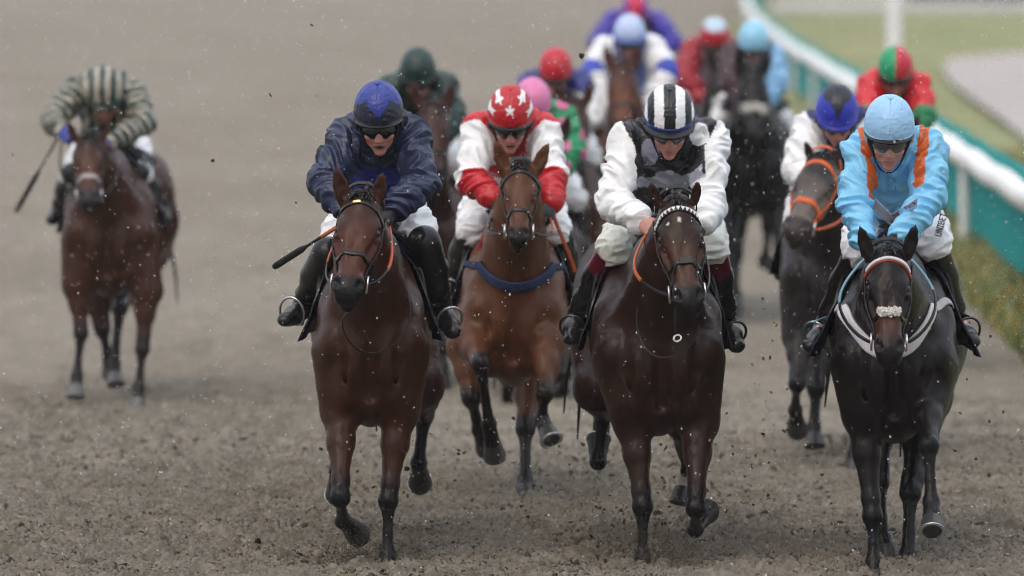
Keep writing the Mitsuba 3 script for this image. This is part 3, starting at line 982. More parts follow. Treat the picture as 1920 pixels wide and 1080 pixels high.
class Jockey:
    """sh, el, ha, hip, kn, an, to: pairs (left and right in the picture) of joints; head = (centre x, y of the brim's front, pitch, yaw, roll in degrees)."""

    def __init__(self, Y0, brim, pitch, sh, el, ha, hip, kn, an, to, yaw=0, roll=0, h=.006, hsc=1.0, bulk=1.0, arm=1.0):
        self.h, self.hsc = h, hsc
        p, y, r = (math.radians(a) for a in (pitch, yaw, roll))
        hf = np.array([math.sin(y) * math.cos(p), -math.cos(y) * math.cos(p), -math.sin(p)])
        hr = unit(np.array([math.cos(y), math.sin(y), 0]))
        hu = np.cross(hf, hr)
        if hu[2] < 0:
            hu = -hu
        hr, hu = hr * math.cos(r) + hu * math.sin(r), hu * math.cos(r) - hr * math.sin(r)
        self.hf, self.hr, self.hu = hf, hr, hu
        self.o = np.asarray(brim, float) - hf * .142 * hsc
        self.J = dict(sh=np.array(sh, float), el=np.array(el, float), ha=np.array(ha, float), hip=np.array(hip, float), kn=np.array(kn, float), an=np.array(an, float), to=np.array(to, float))
        self.bulk, self.arm = bulk, arm
        self.neck = self.J['sh'].mean(0) + [0, .02, .035]
        self.pelvis = self.J['hip'].mean(0)

    def P(self, r, f, u):
        u = u if u > -.03 else -.03 + (u + .03) * 1.10
        return self.o + (self.hr * r + self.hf * f + self.hu * u) * self.hsc

    def body(self, key, bare_hand=(0, 0), mouth=0, skin=SKIN, glove=LEATHER, hand_sc=1.0):
        F, P, J, s_ = Field(), self.P, self.J, self.hsc
        R = np.stack([self.hr, self.hf, self.hu], 1)
        e = lambda r, f, u, a, b, c, k=.016, op=1: F.ell(P(r, f, u), np.array([a, b, c]) * s_, k, R, op)
        ch = lambda pts, r, k=.014, op=1: F.chain([P(*q) for q in pts], np.array(r) * s_, k, None, op)
        e(0, 0, .01, .076, .095, .10)
        ch([(0, .035, -.03), (0, .045, -.09), (0, .052, -.125)], [.072, .063, .046], .02)
        e(0, .078, -.158, .025, .022, .019)
        for q in (-1, 1):
            e(q * .044, .02, -.115, .022, .045, .032)
            e(q * .042, .078, -.088, .024, .022, .020)
            e(q * .030, .096, -.043, .026, .012, .009, .012)
            e(q * .030, .100, -.062, .017, .010, .010, .010, -1)
            e(q * .030, .090, -.062, .013, .012, .011, .004)
            ch([(q * .080, -.015, -.045), (q * .082, -.022, -.09)], [.012, .009], .008)
        ch([(0, .098, -.048), (0, .112, -.080), (0, .121, -.094)], [.010, .012, .0135], .012)
        for q in (-1, 1):
            e(q * .0125, .110, -.098, .008, .010, .008, .007)
            e(q * .007, .117, -.107, .004, .006, .004, .004, -1)
        e(0, .094, -.1225, .027, .014, .0068, .006)
        e(0, .090, -.1405, .023, .014, .0072, .006)
        if mouth:
            e(0, .104, -.132, .024, .016, .0062 * mouth, .004, -1)
        else:
            ch([(-.026, .098, -.133), (0, .107, -.1315), (.026, .098, -.133)], [.0028, .0032, .0028], .003, -1)
        F.chain([P(0, -.02, -.09), self.neck + [0, .02, -.02]], [.052, .060], .03)
        # under the clothes: a slim trunk and limbs, so the figure is one surface from head to hands and feet
        c = self.neck * .6 + self.pelvis * .4
        F.chain([self.neck, c, self.pelvis], [.07, .085, .085], .03)
        for i in (0, 1):
            F.chain([self.neck, J['sh'][i]], [.05, .045], .03)
            F.chain([J['sh'][i], J['el'][i], J['ha'][i]], [.040, .034, .026], .02)
            F.chain([self.pelvis, J['hip'][i], J['kn'][i], J['an'][i], J['to'][i]], [.08, .07, .045, .034, .026], .02)
            if bare_hand[i]:
                self.hand(F, i, hand_sc)
        v, f = F.mesh(max(.0046, self.h * .8), 2)
        rel = (v - self.o) / s_
        r_, f_, u_ = rel @ self.hr, rel @ self.hf, rel @ self.hu
        u_ = np.where(u_ > -.03, u_, -.03 + (u_ + .03) / 1.10)
        nz = meshkit.fbm(v * 45, 3, 51)
        c = np.tile(skin, (len(v), 1)) * (.85 + .3 * nz)[:, None]
        front = f_ > .05
        rosy = np.exp(-(((np.abs(r_) - .042) / .022) ** 2 + ((u_ + .098) / .022) ** 2)) + np.exp(-((r_ / .016) ** 2 + ((u_ + .095) / .014) ** 2)) + .6 * np.exp(-((r_ / .03) ** 2 + ((u_ + .165) / .016) ** 2))
        c = blend(c, [.56, .17, .125], np.clip(rosy, 0, 1) * front * .65)
        c = blend(c, [.36, .10, .085], np.exp(-((r_ / .024) ** 4 + ((u_ + .134) / .012) ** 4)) * front * (f_ > .09) * .8)
        if mouth:
            c = blend(c, [.05, .02, .02], np.exp(-((r_ / .023) ** 4 + ((u_ + .132) / (.0062 * mouth)) ** 4)) * (f_ < .1045) * (f_ > .06))
        put('body', (v, f), c, 'skin', key)
        for i in (0, 1):
            if not bare_hand[i]:
                G = Field()
                self.hand(G, i, hand_sc * 1.06)
                put('glove', G.mesh(max(.0042, self.h * .7), 1), glove, 'skin', key)

    def hand(self, F, i, sc):
        J = self.J
        d = unit(unit(J['ha'][i] - J['el'][i]) + np.array([(-.35 if i else .35), -.5, -.25]))
        palm = unit(np.array([(-.75 if i else .75), .1, -.75]))
        w = J['ha'][i]
        hand_prims(F, w, d, palm, (1 if np.cross(d, palm)[2] > 0 else -1), sc)

    def jacket(self, key, colour, mat='silk', wrinkle=1.0, collar=None, cuff=.036):
        F, J, b, ar = Field(), self.J, self.bulk, self.arm
        X = [1, 0, 0]
        ch = self.neck + np.array([0, .10, -.06])
        back = self.neck * .62 + self.pelvis * .38
        waist = self.neck * .43 + self.pelvis * .57
        self.chest = ch
        F.chain([self.neck + [0, .0, -.005], ch, back + [0, 0, .02], waist], np.array([.105, .13, .14, .122]) * b, .05, (X, 1.12))
        F.chain([self.neck + [0, -.02, -.05], back + [0, -.03, -.06], waist], np.array([.09, .11, .085]) * b, .06, (X, 1.25))
        F.chain([self.neck + [0, 0, .0], self.P(0, -.03, -.115)], [.085, .062], .02)
        w = self.J['sh'][1] - self.J['sh'][0]
        for i in (0, 1):
            F.chain([self.neck + [0, .03, 0], J['sh'][i]], np.array([.09, .078]) * b, .05)
            wr = J['ha'][i]
            el, sh = J['el'][i], J['sh'][i]
            m1, m2 = sh * .5 + el * .5, el * .5 + wr * .5
            F.chain([sh, m1, el, m2, wr - (wr - el) * .10, wr], np.array([.080, .080, .070, .063, .049, cuff]) * ar, .03)
        v, f = F.mesh(self.h, 2)
        arm = np.zeros(len(v), int)
        t = np.zeros(len(v))
        dT, tT = path_param(v, [self.neck, ch, back, waist])
        best = dT - .115 * b
        for i in (0, 1):
            d, tt = path_param(v, [J['sh'][i] * .8 + self.neck * .2, J['sh'][i], J['el'][i], J['ha'][i]])
            m = (d - .075 * ar < best) & (tt > .3)
            arm[m], t[m] = i + 1, tt[m]
            best = np.where(m, d - .075 * ar, best)
        n = normals(v, f)
        # folds: ridges that run round the sleeves and across the body
        wp = v + .05 * np.stack([meshkit.fbm(v * 7, 2, q) - .5 for q in (61, 62, 63)], 1) * 2
        seg = np.where(t > 2, 1, 0)
        disp = np.zeros(len(v))
        for i in (0, 1):
            m = arm == i + 1
            if not m.any():
                continue
            for sgi, (a, c) in enumerate(((J['sh'][i], J['el'][i]), (J['el'][i], J['ha'][i]))):
                mm = m & (seg == sgi)
                ax = unit(c - a)
                sd = unit(np.cross(ax, [0.2, 1, .1]))
                la, ls = (wp[mm] - a) @ ax, (wp[mm] - a) @ sd
                q = np.stack([la * (17 + 8 * sgi) + ls * 16 * (1 if i else -1), ls * 7 - la * 5, wp[mm, 1] * 6 + 3.0 + i], 1)
                g = meshkit.fbm(q, 2, 64 + i)
                disp[mm] = (1 - np.abs(2 * g - 1)) ** 2.2 * .026 - .009
        m = arm == 0
        q = np.stack([wp[m, 0] * 8 + wp[m, 2] * 7, wp[m, 1] * 9, wp[m, 2] * 17 - np.abs(wp[m, 0] - ch[0]) * 12], 1)
        disp[m] = (1 - np.abs(2 * meshkit.fbm(q, 2, 67) - 1)) ** 2.2 * .026 - .009
        A = sparse.coo_matrix((np.ones(len(f) * 3), (f[:, [0, 1, 2]].ravel(), f[:, [1, 2, 0]].ravel())), shape=(len(v),) * 2).tocsr()
        dg = np.asarray(A.sum(1)).ravel()
        for _ in range(1):
            disp = .5 * disp + .5 * (A @ disp) / dg
        v0 = v
        v = v + n * (disp * 1.25 * wrinkle + .0025 * (meshkit.fbm(v * 60, 2, 68) - .5))[:, None]
        self.jv, self.jf = v, f
        info = dict(v=v, arm=arm, t=t, dx=v0[:, 0] - ch[0], dz=v0[:, 2] - self.neck[2], df=-(v0[:, 1] - self.neck[1]), n=n, tT=tT, J=J)
        col = colour(info)
        nz = meshkit.fbm(v * 25, 3, 69)
        put('jacket', (v, f), col * (.93 + .14 * nz)[:, None], mat, key)
        self.jskin = Skin(v, f)

    def legs(self, key, breeches=WHITE_SILK * .92, boot=LEATHER, top=None, boot_top=.12, knee_r=.074, breech_fn=None, boot_r=1.0, thigh=1.0):
        J = self.J
        F = Field()
        F.ell(self.pelvis, [.15, .16, .12], .05)
        F.chain([self.pelvis, self.neck * .3 + self.pelvis * .7], [.12, .105], .05, ([1, 0, 0], 1.2))
        for i in (0, 1):
            F.chain([J['hip'][i], J['hip'][i] * .5 + J['kn'][i] * .5, J['kn'][i], J['kn'][i] + (J['an'][i] - J['kn'][i]) * (boot_top - .03)], np.array([.112, .098, knee_r, .044]) * thigh, .04)
        v, f = F.mesh(self.h, 2)
        n = normals(v, f)
        wp = v + .04 * np.stack([meshkit.fbm(v * 8, 2, q) - .5 for q in (71, 72, 73)], 1) * 2
        q = np.stack([wp[:, 0] * 12 - wp[:, 2] * 10, wp[:, 1] * 9, wp[:, 2] * 18], 1)
        v = v + n * ((1 - np.abs(2 * meshkit.fbm(q, 2, 74) - 1)) ** 2.2 * .020 - .007)[:, None]
        self.bskin = Skin(v, f)
        c = np.tile(breeches, (len(v), 1)) if breech_fn is None else breech_fn(v)
        put('breeches', (v, f), c * (.92 + .16 * meshkit.fbm(v * 20, 3, 75))[:, None], 'silk', key)
        for i in (0, 1):
            F = Field()
            kn, an, to = J['kn'][i], J['an'][i], J['to'][i]
            k0 = kn + (an - kn) * boot_top
            calf = kn + (an - kn) * .42 + [0, .02, 0]
            ft = unit(to - an)
            F.chain([k0, calf, kn + (an - kn) * .8, an], np.array([.076, .072, .050, .044]) * boot_r, .03)
            F.chain([an + [0, 0, -.015], an + ft * .5 * np.linalg.norm(to - an) + [0, 0, -.012], to], [.042, .041, .033], .025, ([0, 0, 1], .85))
            F.ell(an - ft * .03 + [0, 0, -.03], [.036, .036, .034], .02)
            v, f = F.mesh(self.h * .95, 2)
            n = normals(v, f)
            ax = unit(an - kn)
            q = np.stack([(v - kn) @ ax * 26, v[:, 0] * 9, v[:, 1] * 9], 1)
            am = sstep(.45, .9, (v - kn) @ ax / np.linalg.norm(an - kn))
            v = v + n * (((1 - np.abs(2 * meshkit.fbm(q, 2, 76) - 1)) * .014 - .007) * (.25 + .9 * am))[:, None]
            c = np.tile(boot, (len(v), 1))
            if top is not None:
                tt = (v - kn) @ ax / np.linalg.norm(an - kn)
                c = blend(c, top, 1 - sstep(.34, .355, tt))
            put('boot', (v, f), c, 'gloss', key)

    def helmet(self, key, colour, band=None, peak=LEATHER * .6, goggles=True, lens=(.010, .009, .011), guard=(.010, .010, .012), frame=(.012, .012, .014), button=None, sc=1.0, peak_len=.030, clear=False, strap=None):
        P = self.P
        na, ne = (120, 44) if self.h < .008 else (48, 18)
        az = np.arange(na) * 2 * np.pi / na
        el = np.linspace(-.10, np.pi / 2 - .02, ne)
        AZ, EL = np.meshgrid(az, el, indexing='ij')
        rx, ry, rz = .110 * sc, .142 * sc, .132 * sc
        ce = np.cos(EL) ** .93
        r_, f_, u_ = rx * np.sin(AZ) * ce, ry * np.cos(AZ) * ce, rz * np.sin(np.maximum(EL, 0)) ** 1.0 + np.minimum(EL, 0) * .13
        puck = .0035 * (1 - np.abs(2 * meshkit.fbm(np.stack([np.sin(AZ) * 4, np.cos(AZ) * 4, EL * 7], -1), 3, 81) - 1)) + .0022 * np.sin(AZ * 38) * np.exp(-((EL - .02) / .10) ** 2)
        seam = -.0022 * np.exp(-((np.mod(AZ + np.pi / 6, np.pi / 3) - np.pi / 6) / .022) ** 2) * (EL > .05)
        k = 1 + (puck + seam) / .12
        V = np.stack([r_ * k, f_ * k, u_ * k], -1)
        col = colour(AZ, EL, V)
        pts = self.o + (V[..., :1] * self.hr + V[..., 1:2] * self.hf + V[..., 2:] * self.hu) * self.hsc
        top = P(0, 0, rz)
        v = np.vstack([pts.reshape(-1, 3), top])
        i, j = np.arange(na)[:, None] * ne, np.arange(ne - 1)[None]
        i2 = (i + ne) % (na * ne)
        q = np.stack([i + j, i + j + 1, i2 + j + 1, i2 + j], -1).reshape(-1, 4)
        ii = np.arange(na)
        f = np.vstack([q[:, [0, 1, 2]], q[:, [0, 2, 3]], np.stack([ii * ne + ne - 1, np.full(na, na * ne), ((ii + 1) % na) * ne + ne - 1], 1)])
        hk = put('helmet', (v, f), np.vstack([col.reshape(-1, 3), col[:, -1].mean(0)]), 'silk', key)
        if button is not None:
            ico = trimesh.creation.icosphere(subdivisions=2)
            bv = np.array(ico.vertices) * [.013, .013, .007]
            bv = bv[:, :1] * self.hr + bv[:, 1:2] * self.hf + bv[:, 2:] * self.hu
            put('button', (bv + P(0, .01, rz + .003), np.array(ico.faces)), button, 'silk', hk)
        ring = np.array([P(rx * 1.035 * math.sin(a), ry * 1.03 * math.cos(a), -.008) for a in az[::2]])
        if band is not None:
            put('band', ribbon(ring, ring - P(0, 0, -.008), .022, .006, True), band, 'silk', hk)
        put('rim', tube(np.array([P(rx * 1.0 * math.sin(a), ry * 1.0 * math.cos(a), -.017) for a in az[::2]]), .0055, 6, True), band if band is not None else col[:, 0].mean(0) * 1.0, 'silk', hk)
        # peak
        a = np.radians(np.linspace(-72, 72, 31))
        t = np.linspace(0, 1, 7)
        A_, T_ = np.meshgrid(a, t, indexing='ij')
        ex = peak_len * np.cos(A_ * .9) ** .8 * T_
        G = np.stack([(rx * .97 + ex * .6) * np.sin(A_), (ry * .97 + ex) * np.cos(A_), -.013 - ex * .22 - .004 * T_ ** 2 - .014 * (1 - np.cos(A_))], -1)
        pts = self.o + (G[..., :1] * self.hr + G[..., 1:2] * self.hf + G[..., 2:] * self.hu) * self.hsc
        put('peak', sheet(pts, .005), peak, 'gloss', hk)
        # padded guard round the temples, ears and nape
        a = np.radians(np.linspace(52, 308, 49))
        t = np.linspace(0, 1, 8)
        A_, T_ = np.meshgrid(a, t, indexing='ij')
        dep = .095 + .02 * np.cos(A_)
        G = np.stack([(.108 - .028 * T_ ** 1.5) * np.sin(A_), (.128 - .035 * T_) * np.cos(A_) + .006, -.012 - dep * T_], -1)
        pts = self.o + (G[..., :1] * self.hr + G[..., 1:2] * self.hf + G[..., 2:] * self.hu) * self.hsc
        put('guard', sheet(pts, .009), guard, 'matte', hk)
        cs = np.array([P(-.082, .045, -.06), P(-.068, .055, -.12), P(-.03, .065, -.180), P(0, .066, -.190), P(.03, .065, -.180), P(.068, .055, -.12), P(.082, .045, -.06)])
        put('chin_strap', ribbon(spline(cs, 28), spline(cs, 28) - P(0, .02, -.10), .016, .004), guard, 'matte', hk)
        if goggles:
            a = np.radians(np.linspace(-66, 66, 41))
            t = np.linspace(0, 1, 9)
            A_, T_ = np.meshgrid(a, t, indexing='ij')
            notch = .026 * np.exp(-(A_ / .20) ** 2)
            lowc = .012 * (A_ / 1.1) ** 4
            U = -.036 - (.058 - notch - lowc) * T_
            bul = .010 * np.sin(np.pi * T_)
            G = np.stack([(.082 + bul) * np.sin(A_), (.108 + bul) * np.cos(A_) + .006, U], -1)
            pts = self.o + (G[..., :1] * self.hr + G[..., 1:2] * self.hf + G[..., 2:] * self.hu) * self.hsc
            gk = put('goggles', sheet(pts, .004), lens, 'lens', key)
            rim = np.vstack([pts[:, 0], pts[-1, 1:], pts[::-1, -1][1:], pts[0, ::-1][1:-1]])
            put('frame', tube(rim, .0042, 6, True), frame, 'gloss', gk)
            a = np.radians(np.linspace(62, 298, 41))
            st = np.array([P(.113 * math.sin(q), .134 * math.cos(q) + .006, -.045) for q in a])
            put('strap', ribbon(st, st - P(0, 0, -.045), .03, .004), strap if strap is not None else guard, 'matte', gk)
        return hk


def star_mask(x, y, r):
    a = np.arctan2(x, y)
    m = np.mod(a + np.pi / 5, 2 * np.pi / 5) - np.pi / 5
    return np.hypot(x, y) < r * .42 / np.maximum(np.cos(np.pi / 5 - np.abs(m)) * 1.0, .1) * (1 - .0 * a)


def stirrup(j, i, label, saddle_key, col=(.62, .63, .65), tilt=0.0, leather=None, top=None):
    an, to = j.J['an'][i], j.J['to'][i]
    c = an * .35 + to * .65
    ft = unit(to - an)
    sd = unit(np.cross(ft, [0, 0, 1]))
    up = unit(np.cross(sd, ft))
    a = np.linspace(-2.45, 2.45, 26)
    p = c + (np.sin(a) * .060)[:, None] * sd + (np.cos(a) * .072 + .012)[:, None] * up
    sk = put('stirrup', tube(p, .0062, 7), col, 'metal', saddle_key)
    q = c + np.linspace(-.048, .048, 6)[:, None] * sd - up * .045
    put('tread', ribbon(q, np.tile(-up, (6, 1)), .036, .010), np.array(col) * .7, 'metal', sk)
    if top is not None:
        pp = spline(np.array([c + up * .086, (c + up * .1) * .5 + np.asarray(top) * .5 + [0, -.02, 0], np.asarray(top)]), 14)
        put('stirrup_leather', ribbon(pp, np.tile(unit([(-1 if i == 0 else 1), -.3, 0]), (14, 1)), .022, .006), LEATHER if leather is None else leather, 'gloss', saddle_key)


def whip(hand, tip, label, grip=lin('#b0603a'), flap=.03):
    k = thing('riding_whip', label, 'whip')
    hand, tip = np.asarray(hand, float), np.asarray(tip, float)
    d = tip - hand
    a = hand - d * .06
    put('handle', tube(np.array([a, hand, hand + d * .22]), .0095, 8), grip, 'skin', k)
    put('shaft', tube(np.array([hand + d * .2, hand + d * .5]), [.0075, .0065], 8), LEATHER, 'gloss', k)
    n = 12
    t = np.linspace(.45, 1, n)
    p = hand + d * t[:, None]
    put('pad', tube(p, np.r_[.007, .012, np.full(n - 3, .0165), .012], 10, False, .55, np.tile([0, -1, 0.0], (n, 1))), LEATHER * 1.1, 'gloss', k)
    return k


# ---------------------------------------------------------------- the field: every horse with its rider and tack
def pxs(Y0):
    return lambda x, y, f: at(x, y, Y0 - f)


def mk_horse(Y0, poll, muz, chest, hip, bz, legs, ears, **kw):
    q = pxs(Y0)
    f = poll[2]
    return Horse(numbered('racehorse'), Y0, q(*poll), q(*muz), at(chest, 650, Y0)[0], at(hip, 650, Y0 + 1.5)[0], bz,
                 [[q(*p) for p in l] for l in legs], [(q(*a, f), q(*b, f + .03)) for a, b in ears], **kw)


def mk_jockey(Y0, brim, pitch, J, **kw):
    q = pxs(Y0)
    g = lambda n: [q(*J[n][0]), q(*J[n][1])]
    return Jockey(Y0, q(*brim), pitch, g('sh'), g('el'), g('ha'), g('hip'), g('kn'), g('an'), g('to'), **kw)


def pick(conds, cols, default):
    out = np.tile(np.asarray(default, float), (*np.shape(conds[0]), 1))
    for c, col in zip(conds, cols):
        out[c] = col
    return out


def star5(x, y, R):
    rho, th = np.hypot(x, y), np.arctan2(x, y)
    th = np.abs(np.mod(th + np.pi / 5, 2 * np.pi / 5) - np.pi / 5)
    px_, py_ = rho * np.cos(th), rho * np.sin(th)
    bx_, by_ = .40 * R * math.cos(math.pi / 5), .40 * R * math.sin(math.pi / 5)
    return (px_ - R) * by_ - py_ * (bx_ - R) < 0


NAVY, BLUE = lin('#1d2238'), lin('#2638a4')

# ---- the navy rider on the bay, left of the three leaders
Y = 33.95
hA = mk_horse(Y, (680, 372, .38), (650, 548, .70), 695, 700, -.05,
              [[(640, 768, -.10), (638, 932, .16), (643, 976, -.10), (663, 994, -.24)],
               [(748, 768, -.10), (728, 938, .02), (727, 1040, .05), (726, 1074, .08)],
               [(640, 720, -1.2), (630, 805, -1.75), (632, 885, -1.72), (632, 915, -1.84)],
               [(787, 722, -1.3), (795, 778, -1.72), (785, 868, -1.66), (787, 894, -1.80)]],
              [((645, 372), (629, 312)), ((708, 374), (718, 322))], h=.0075, wide=.80, hind_w=.84, head_w=1.06)
hA.paint(lin('#3a2015'), lin('#121011'), face=lin('#4c2618'))
hA.build('bay racehorse under the navy rider, its face warm brown, left of the leaders', shoes=(2, 3))
b = bridle(hA, 'dark leather bridle with a brass plate on the browband and orange rein grips', brow_w=.02, nose_w=.022)
q, n = hA.brow
m = len(q) // 2 - 1
put('name_plate', ribbon(q[m - 2:m + 2] + n[m - 2:m + 2] * .006, n[m - 2:m + 2], .016, .004), [.75, .55, .28], 'metal', b)
jA = mk_jockey(Y, (709, 229, .05), 20, dict(
    sh=((652, 258, -.22), (770, 255, -.22)), el=((611, 342, -.06), (792, 340, -.06)), ha=((640, 388, .10), (735, 396, .10)),
    hip=((675, 402, -.85), (756, 398, -.85)), kn=((614, 478, -.38), (796, 458, -.38)), an=((570, 572, -.64), (827, 572, -.64)), to=((536, 600, -.44), (850, 622, -.46))), roll=2, arm=.93)
kA = thing('person', 'jockey in plain navy silks with a navy and bright blue cap and dark goggles', 'jockey')
jA.body(kA, mouth=1.5)
jA.jacket(kA, lambda i: pick([(i['arm'] == 0) & (np.abs(i['dx']) < .12) & (i['dz'] < -.17)], [lin('#24348c')], lin('#222b48')), wrinkle=1.1)
jA.legs(kA, top=None, boot_top=-.03, boot_r=1.02, knee_r=.044, thigh=.95)


def capA(az, el, V):
    r, u = np.abs(V[..., 0]), V[..., 2]
    blue = np.where(r < .05, r < .052 * (u - .018) / .062, u > .088 - (r - .05) * .75)
    return pick([blue & (V[..., 1] > -.05), (V[..., 1] <= -.05) & (u > .06)], [lin('#283789'), lin('#283789')], lin('#1c2036'))


jA.helmet(kA, capA, button=lin('#22308a'), lens=(.006, .006, .007))
saA = saddle(hA, 'black race saddle with a flared dark navy cloth, under the navy rider')
for i in (0, 1):
    stirrup(jA, i, '', saA, top=hA.B(.25 * (-1 if i == 0 else 1), -.62, 1.20))
rein(hA, b, 0, jA.J['ha'][0] + [.02, -.03, -.06], .05, LEATHER, lin('#a5502e'), .45, side=.05)
rein(hA, b, 1, jA.J['ha'][1] + [-.01, -.03, -.06], .04, LEATHER, lin('#c4552c'), .40, side=.05)
q = pxs(Y)
whip(q(628, 428, .10), q(513, 501, .0), 'black riding whip with an orange brown handle held by the navy jockey')
put('martingale', tube(spline(np.array([q(657, 585, .60), q(648, 630, .35), q(690, 662, .22), q(745, 640, .15), q(765, 560, .02)]), 30), .0035, 6), LEATHER, 'gloss', b)

# ---- the black and white rider on the dark bay, middle of the leaders
Y = 33.85
hB = mk_horse(Y, (1268, 380, .38), (1293, 570, .68), 1238, 1196, -.085,
              [[(1188, 790, -.10), (1205, 950, .02), (1204, 1046, .06), (1204, 1078, .08)],
               [(1309, 790, -.10), (1305, 952, .16), (1303, 992, -.12), (1318, 968, -.28)],
               [(1122, 728, -1.25), (1131, 775, -1.74), (1121, 866, -1.72), (1122, 838, -1.77)],
               [(1270, 745, -1.2), (1290, 850, -1.6), (1284, 902, -1.72), (1279, 930, -1.70)]],
              [((1232, 378), (1218, 340)), ((1303, 374), (1309, 338))], h=.0075, wide=.97, head_w=1.02)
hB.paint(lin('#2c1a13'), lin('#110f10'), face=lin('#442a1e'), sock=(0, 0, 0, 1), white=[(.22, .0, .022, .010), (.24, -.055, .014, .008)])
hB.build('big dark bay racehorse with small white flecks on its forehead, between the two other leaders', shoes=(2,))
b = bridle(hB, 'bridle with a browband of white triangles on black and a crossed noseband', brow_w=.024, nose_w=.018, cross=True, brow_a=.125)
q, n = hB.brow
tv_, tf_ = [], []
nt = 17
ss = np.linspace(1, len(q) - 2, nt + 1)
for i in range(nt):
    g = lambda u: np.array([np.interp(u, np.arange(len(q)), q[:, a]) for a in range(3)])
    gn = lambda u: unit([np.interp(u, np.arange(len(q)), n[:, a]) for a in range(3)])
    nn = gn((ss[i] + ss[i + 1]) / 2)
    tt = unit(g(ss[i + 1]) - g(ss[i]))
    ww = np.cross(nn, tt)
    ww = ww * np.sign(ww @ hB.A)
    c0 = nn * .008
    P3 = np.array([g(ss[i]) - ww * .011, g(ss[i + 1]) - ww * .011, g((ss[i] + ss[i + 1]) / 2) + ww * .009]) + c0
    put('triangle', (np.vstack([P3, P3 - nn * .004]), np.array([[0, 1, 2], [5, 4, 3], [0, 3, 4], [0, 4, 1], [1, 4, 5], [1, 5, 2], [2, 5, 3], [2, 3, 0]])), [.75, .75, .75], 'skin', [k for k in scene if k.startswith(b + '__browband')][0], smooth=False)
jB = mk_jockey(Y, (1256, 243, .05), 27, dict(
    sh=((1180, 265, -.22), (1330, 262, -.22)), el=((1150, 380, -.06), (1330, 382, -.06)), ha=((1203, 415, .12), (1314, 420, .10)),
    hip=((1195, 420, -.85), (1305, 420, -.85)), kn=((1153, 466, -.38), (1332, 466, -.38)), an=((1084, 588, -.64), (1361, 596, -.64)), to=((1070, 636, -.48), (1381, 648, -.48))), arm=.95)
kB = thing('person', 'jockey in black with white sleeves and a black and white striped cap', 'jockey')
jB.body(kB, bare_hand=(1, 0))
BK = lin('#23252a')


def silkB(i):
    dx, dz, arm, n, df = i['dx'], i['dz'], i['arm'], i['n'], i['df']
    front = n[:, 1] < .25
    pale = lin('#a9a8c0')
    patch = ((dx + .090) / .040) ** 2 + ((dz + .085) / .062) ** 2 < 1
    sh = ((dx - .135) / .045) ** 2 + ((dz + .01) / .05) ** 2 < 1
    band = (np.abs(dz + .215 - .05 * dx) < .026) & (np.abs(dx) < .17) | (((dx + .01) / .055) ** 2 + ((dz + .205) / .042) ** 2 < 1) | ((np.abs(dz + .245 - .9 * (dx - .06)) < .022) & (dx > .01) & (dx < .15))
    sleeve = (arm > 0) & ((np.abs(dx) > .162 + .5 * np.maximum(dz + .06, 0)) | (i['t'] > 1.7))
    return pick([sleeve, patch & front & ~sleeve, sh & ~sleeve, band & front & ~sleeve], [WHITE_SILK, pale, WHITE_SILK * .95, lin('#b4b4c2')], BK)


jB.jacket(kB, silkB, wrinkle=1.0)
jB.legs(kB, breeches=lin('#dcdcd2'), top=lin('#5e1228'), boot_top=.03)
jB.helmet(kB, lambda az, el, V: pick([np.abs(V[..., 0]) < .027, (np.abs(V[..., 0]) > .070) & (np.abs(V[..., 0]) < .100)], [BK * .8, BK * .8], WHITE_SILK), band=lin('#232f72'), lens=(.075, .065, .075), peak_len=.05, button=BK, frame=(.10, .10, .11))
saB = saddle(hB, 'black race saddle with a black saddle cloth, on the middle leader', cloth=lin('#101116'), flare=.04)
for i in (0, 1):
    stirrup(jB, i, '', saB, col=(.10, .10, .11), top=hB.B(.26 * (-1 if i == 0 else 1), -.62, 1.20))
rein(hB, b, 0, jB.J['ha'][0] + [.02, -.05, -.05], .03, LEATHER, lin('#b85a2e'), .36, side=.10)
rein(hB, b, 1, jB.J['ha'][1] + [-.01, -.05, -.05], .03, LEATHER, lin('#2a2a2c'), .45, side=.03)
q = pxs(Y)
for x0, x1, dz in ((1206, 1190, 0), (1322, 1365, 20)):
    s = -1 if x0 < 1260 else 1
    pts = np.array([q(1260 if s < 0 else 1322, 545 if s < 0 else 520, .45), q(1222 if s < 0 else 1335, 560 if s < 0 else 545, .30), q(1195 if s < 0 else 1352, 520 if s < 0 else 560, -.05), q(1150 if s < 0 else 1368, 530 if s < 0 else 578, -.3), q(1092 if s < 0 else 1374, 580 if s < 0 else 585, -.42)])
sp = spline(np.array([q(1268, 575, .62), q(1266, 600, .60), q(1268, 625, .58)]), 12)
put('hanging_strap', ribbon(sp, np.tile([0, -1.0, .1], (12, 1)), .020, .006), LEATHER, 'gloss', b)
a = np.linspace(0, 2 * np.pi, 21)[:-1]
put('strap_ring', tube(q(1270, 634, .58) + .017 * (np.cos(a)[:, None] * np.array([1, 0, .15]) + np.sin(a)[:, None] * np.array([0, .3, .8])), .0038, 7, True), [.75, .75, .76], 'metal', b)
put('neck_strap', tube(spline(np.array([q(1205, 470, .05), q(1201, 540, .10), q(1196, 620, .15), q(1230, 668, .22), q(1280, 660, .22), q(1310, 610, .15)]), 40), .0042, 6), LEATHER * 1.5, 'gloss', b)

